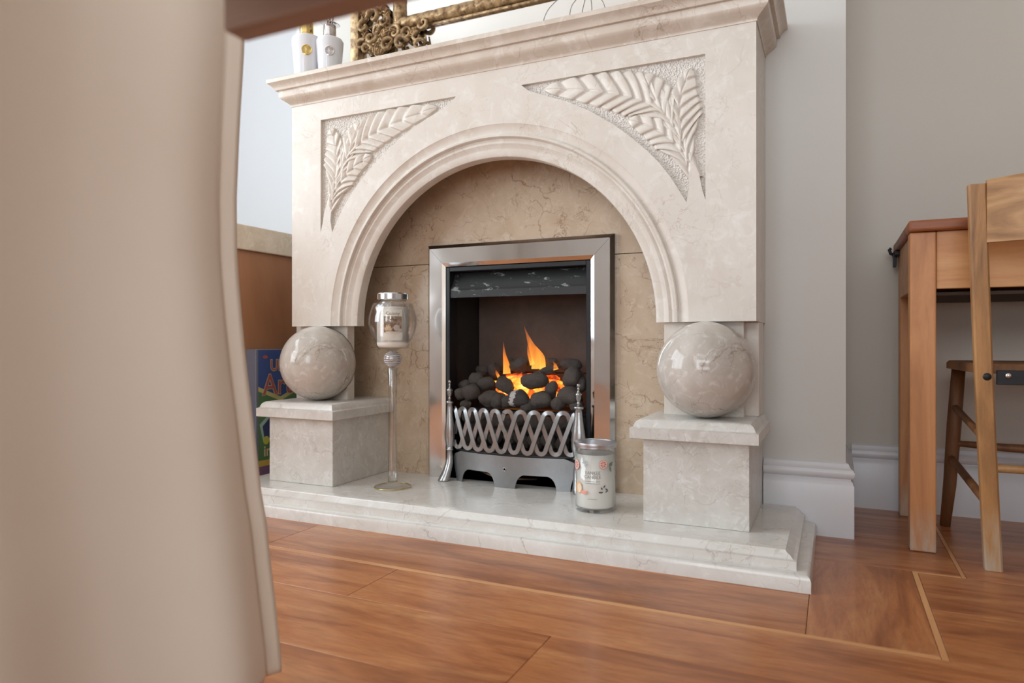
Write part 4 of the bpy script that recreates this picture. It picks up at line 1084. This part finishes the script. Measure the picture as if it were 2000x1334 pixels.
# backrest, curved
rings = []
for i in range(25):
    x = .2695 + (.631 - .2695) * i / 24; u = (i - 12) / 12; yb = CYY - .017 - .030 * (1 - u * u); top = .764 + .008 * (1 - u * u)
    rings.append([(x, yb, .642), (x, yb - .001, top - .006), (x, yb + .004, top), (x, yb + .011, top), (x, yb + .015, top - .006), (x, yb + .015, .642)])
cpart('backrest', loft_bm(rings), 'chairback', None, 'auto')
SZ = .388
st_ = bmesh.new()
pts = [(.262, CYY + .03), (.638, CYY + .03), (.655, 1.93), (.640, 1.966), (.262, 1.966), (.246, 1.94)]
loft_bm([[(x, y_, SZ - .002) for x, y_ in pts], [(x, y_, SZ + .012) for x, y_ in pts], [(.45 + (x - .45) * .975, 1.80 + (y_ - 1.80) * .975, SZ + .017) for x, y_ in pts]], bm=st_)
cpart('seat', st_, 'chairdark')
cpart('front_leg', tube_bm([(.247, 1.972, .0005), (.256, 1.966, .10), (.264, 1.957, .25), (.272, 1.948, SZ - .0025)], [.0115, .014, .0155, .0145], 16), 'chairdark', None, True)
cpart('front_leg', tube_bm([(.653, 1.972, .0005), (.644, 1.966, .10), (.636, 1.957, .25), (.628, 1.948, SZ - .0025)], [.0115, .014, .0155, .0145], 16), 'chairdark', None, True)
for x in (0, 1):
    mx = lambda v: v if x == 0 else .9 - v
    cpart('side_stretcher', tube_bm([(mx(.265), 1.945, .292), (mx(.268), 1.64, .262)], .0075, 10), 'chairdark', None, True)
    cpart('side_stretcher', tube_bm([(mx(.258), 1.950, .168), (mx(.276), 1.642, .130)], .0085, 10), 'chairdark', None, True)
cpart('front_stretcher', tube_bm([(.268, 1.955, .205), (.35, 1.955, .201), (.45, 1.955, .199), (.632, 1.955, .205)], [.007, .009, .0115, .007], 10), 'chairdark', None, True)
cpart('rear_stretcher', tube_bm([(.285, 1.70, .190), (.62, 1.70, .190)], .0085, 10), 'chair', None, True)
# the rear stretcher runs between the side stretchers; black bracket across the posts under the seat
cpart('bracket', box_bm(.2880, .612, CYY - .004, CYY + .004, SZ - .022, SZ + .006, .001, 1), 'iron')
def stud(x, z, y_, r): 
    b = lathe_bm([(r, 0), (r * .9, .003), (r * .5, .005), (.0001, .0055)], 14); bmesh.ops.rotate(b, verts=b.verts, matrix=Matrix.Rotation(PI / 2, 3, 'X')); bmesh.ops.translate(b, vec=(x, y_, z), verts=b.verts); return b
cpart('bolt', stud(.2715, .3815, CYY - .0045, .0085), 'iron', None, True)
cpart('bolt', stud(.306, .384, CYY - .004, .006), 'lid_silver', 'bright bolt head', True)

# ------------------------------------------------------------------ foreground: table edge and curtain
tb = thing('dining_table', 'dark brown wooden table edge overhead at top left', 'table', (.2, 0, 0))
def tpart(name, bm, mat): return local(obj(name, bm, M[mat], None, False), tb)
AZ = .660; AYY = at(480, 85, 1).normalized()
q = atz(480, 84, AZ); TXL, TY = q.x, q.y
tpart('apron', box_bm(TXL, 1.0, TY - .02, TY, AZ, .742, .002), 'table')
tpart('apron', box_bm(TXL, 1.0, TY - .60, TY - .58, AZ, .742, .002), 'table')
tpart('tabletop', box_bm(TXL + .002, 1.02, TY - .62, TY + .004, .7425, .768, .003), 'table')
for x, y_ in ((.92, TY - .08), (.92, TY - .56), (-.22, TY - .57)):
    tpart('leg', box_bm(x, x + .05, y_, y_ + .05, .0005, .742, .003), 'table')

# curtain
cu = bmesh.new()
edge = [(2.44, 470), (1.6, 474), (1.0, 476)]
sil = [(0, 477), (60, 476.5), (120, 474), (250, 466), (400, 460), (520, 462), (640, 472), (720, 480), (808, 491), (880, 499), (957, 508), (1008, 517), (1100, 527), (1186, 537), (1260, 545), (1292, 548)]
EY = .70
prof_e = sorted([(at(px, py, EY).z, at(px, py, EY).x) for py, px in sil])
def edge_x(z):
    if z <= prof_e[0][0]: return prof_e[0][1]
    if z >= prof_e[-1][0]: return prof_e[-1][1]
    for (a, xa), (b_, xb) in zip(prof_e[:-1], prof_e[1:]):
        if a <= z <= b_: return xa + (xb - xa) * (z - a) / (b_ - a)
zs = [.012, .02, .05] + [.05 + 2.38 * i / 60 for i in range(1, 61)]
NU = 150; grid = []
for z in zs:
    ex = edge_x(max(z, prof_e[0][0])); flare = max(0, 1 - z / .9); r = []
    for j in range(NU + 1):
        u = j / NU
        yy = EY - .95 * u
        amp = .006 + .010 * flare
        x = ex - .012 + (-.035) * min(1, u * 3) + amp * math.sin(u * 24 + .5 * math.sin(z * 2)) * min(1, u * 8 + .05) + .022 * math.sin(u * 13 + 1.0 + z * .8) * min(1, u * 5)
        x += .030 * flare * min(1, u * 5)
        if u < .03: x = ex - .012 * (u / .03)
        r.append((x, yy + .02 * math.sin(u * 17) * min(1, u * 6), z))
    grid.append(r)
R_ = [[cu.verts.new(p) for p in r] for r in grid]
for i in range(len(R_) - 1):
    for j in range(NU): cu.faces.new((R_[i][j], R_[i][j + 1], R_[i + 1][j + 1], R_[i + 1][j]))
cur = obj('curtain', cu, M['fabric'], None, True)
m = cur.modifiers.new('s', 'SOLIDIFY'); m.thickness = .004; m.offset = -1
cur.data.name = 'curtain'
tag(cur, 'cream fabric curtain hanging in soft folds, blurred at the left foreground', 'curtain')
# rod that carries it
rd = bmesh.new(); tube_bm([(-.70, .85, 2.46), (-.70, -.35, 2.46)], .014, 14, bm=rd)
rod = obj('curtain_rod', rd, M['steel'], None, True); tag(rod, 'steel curtain rod above the cream curtain', 'rod')
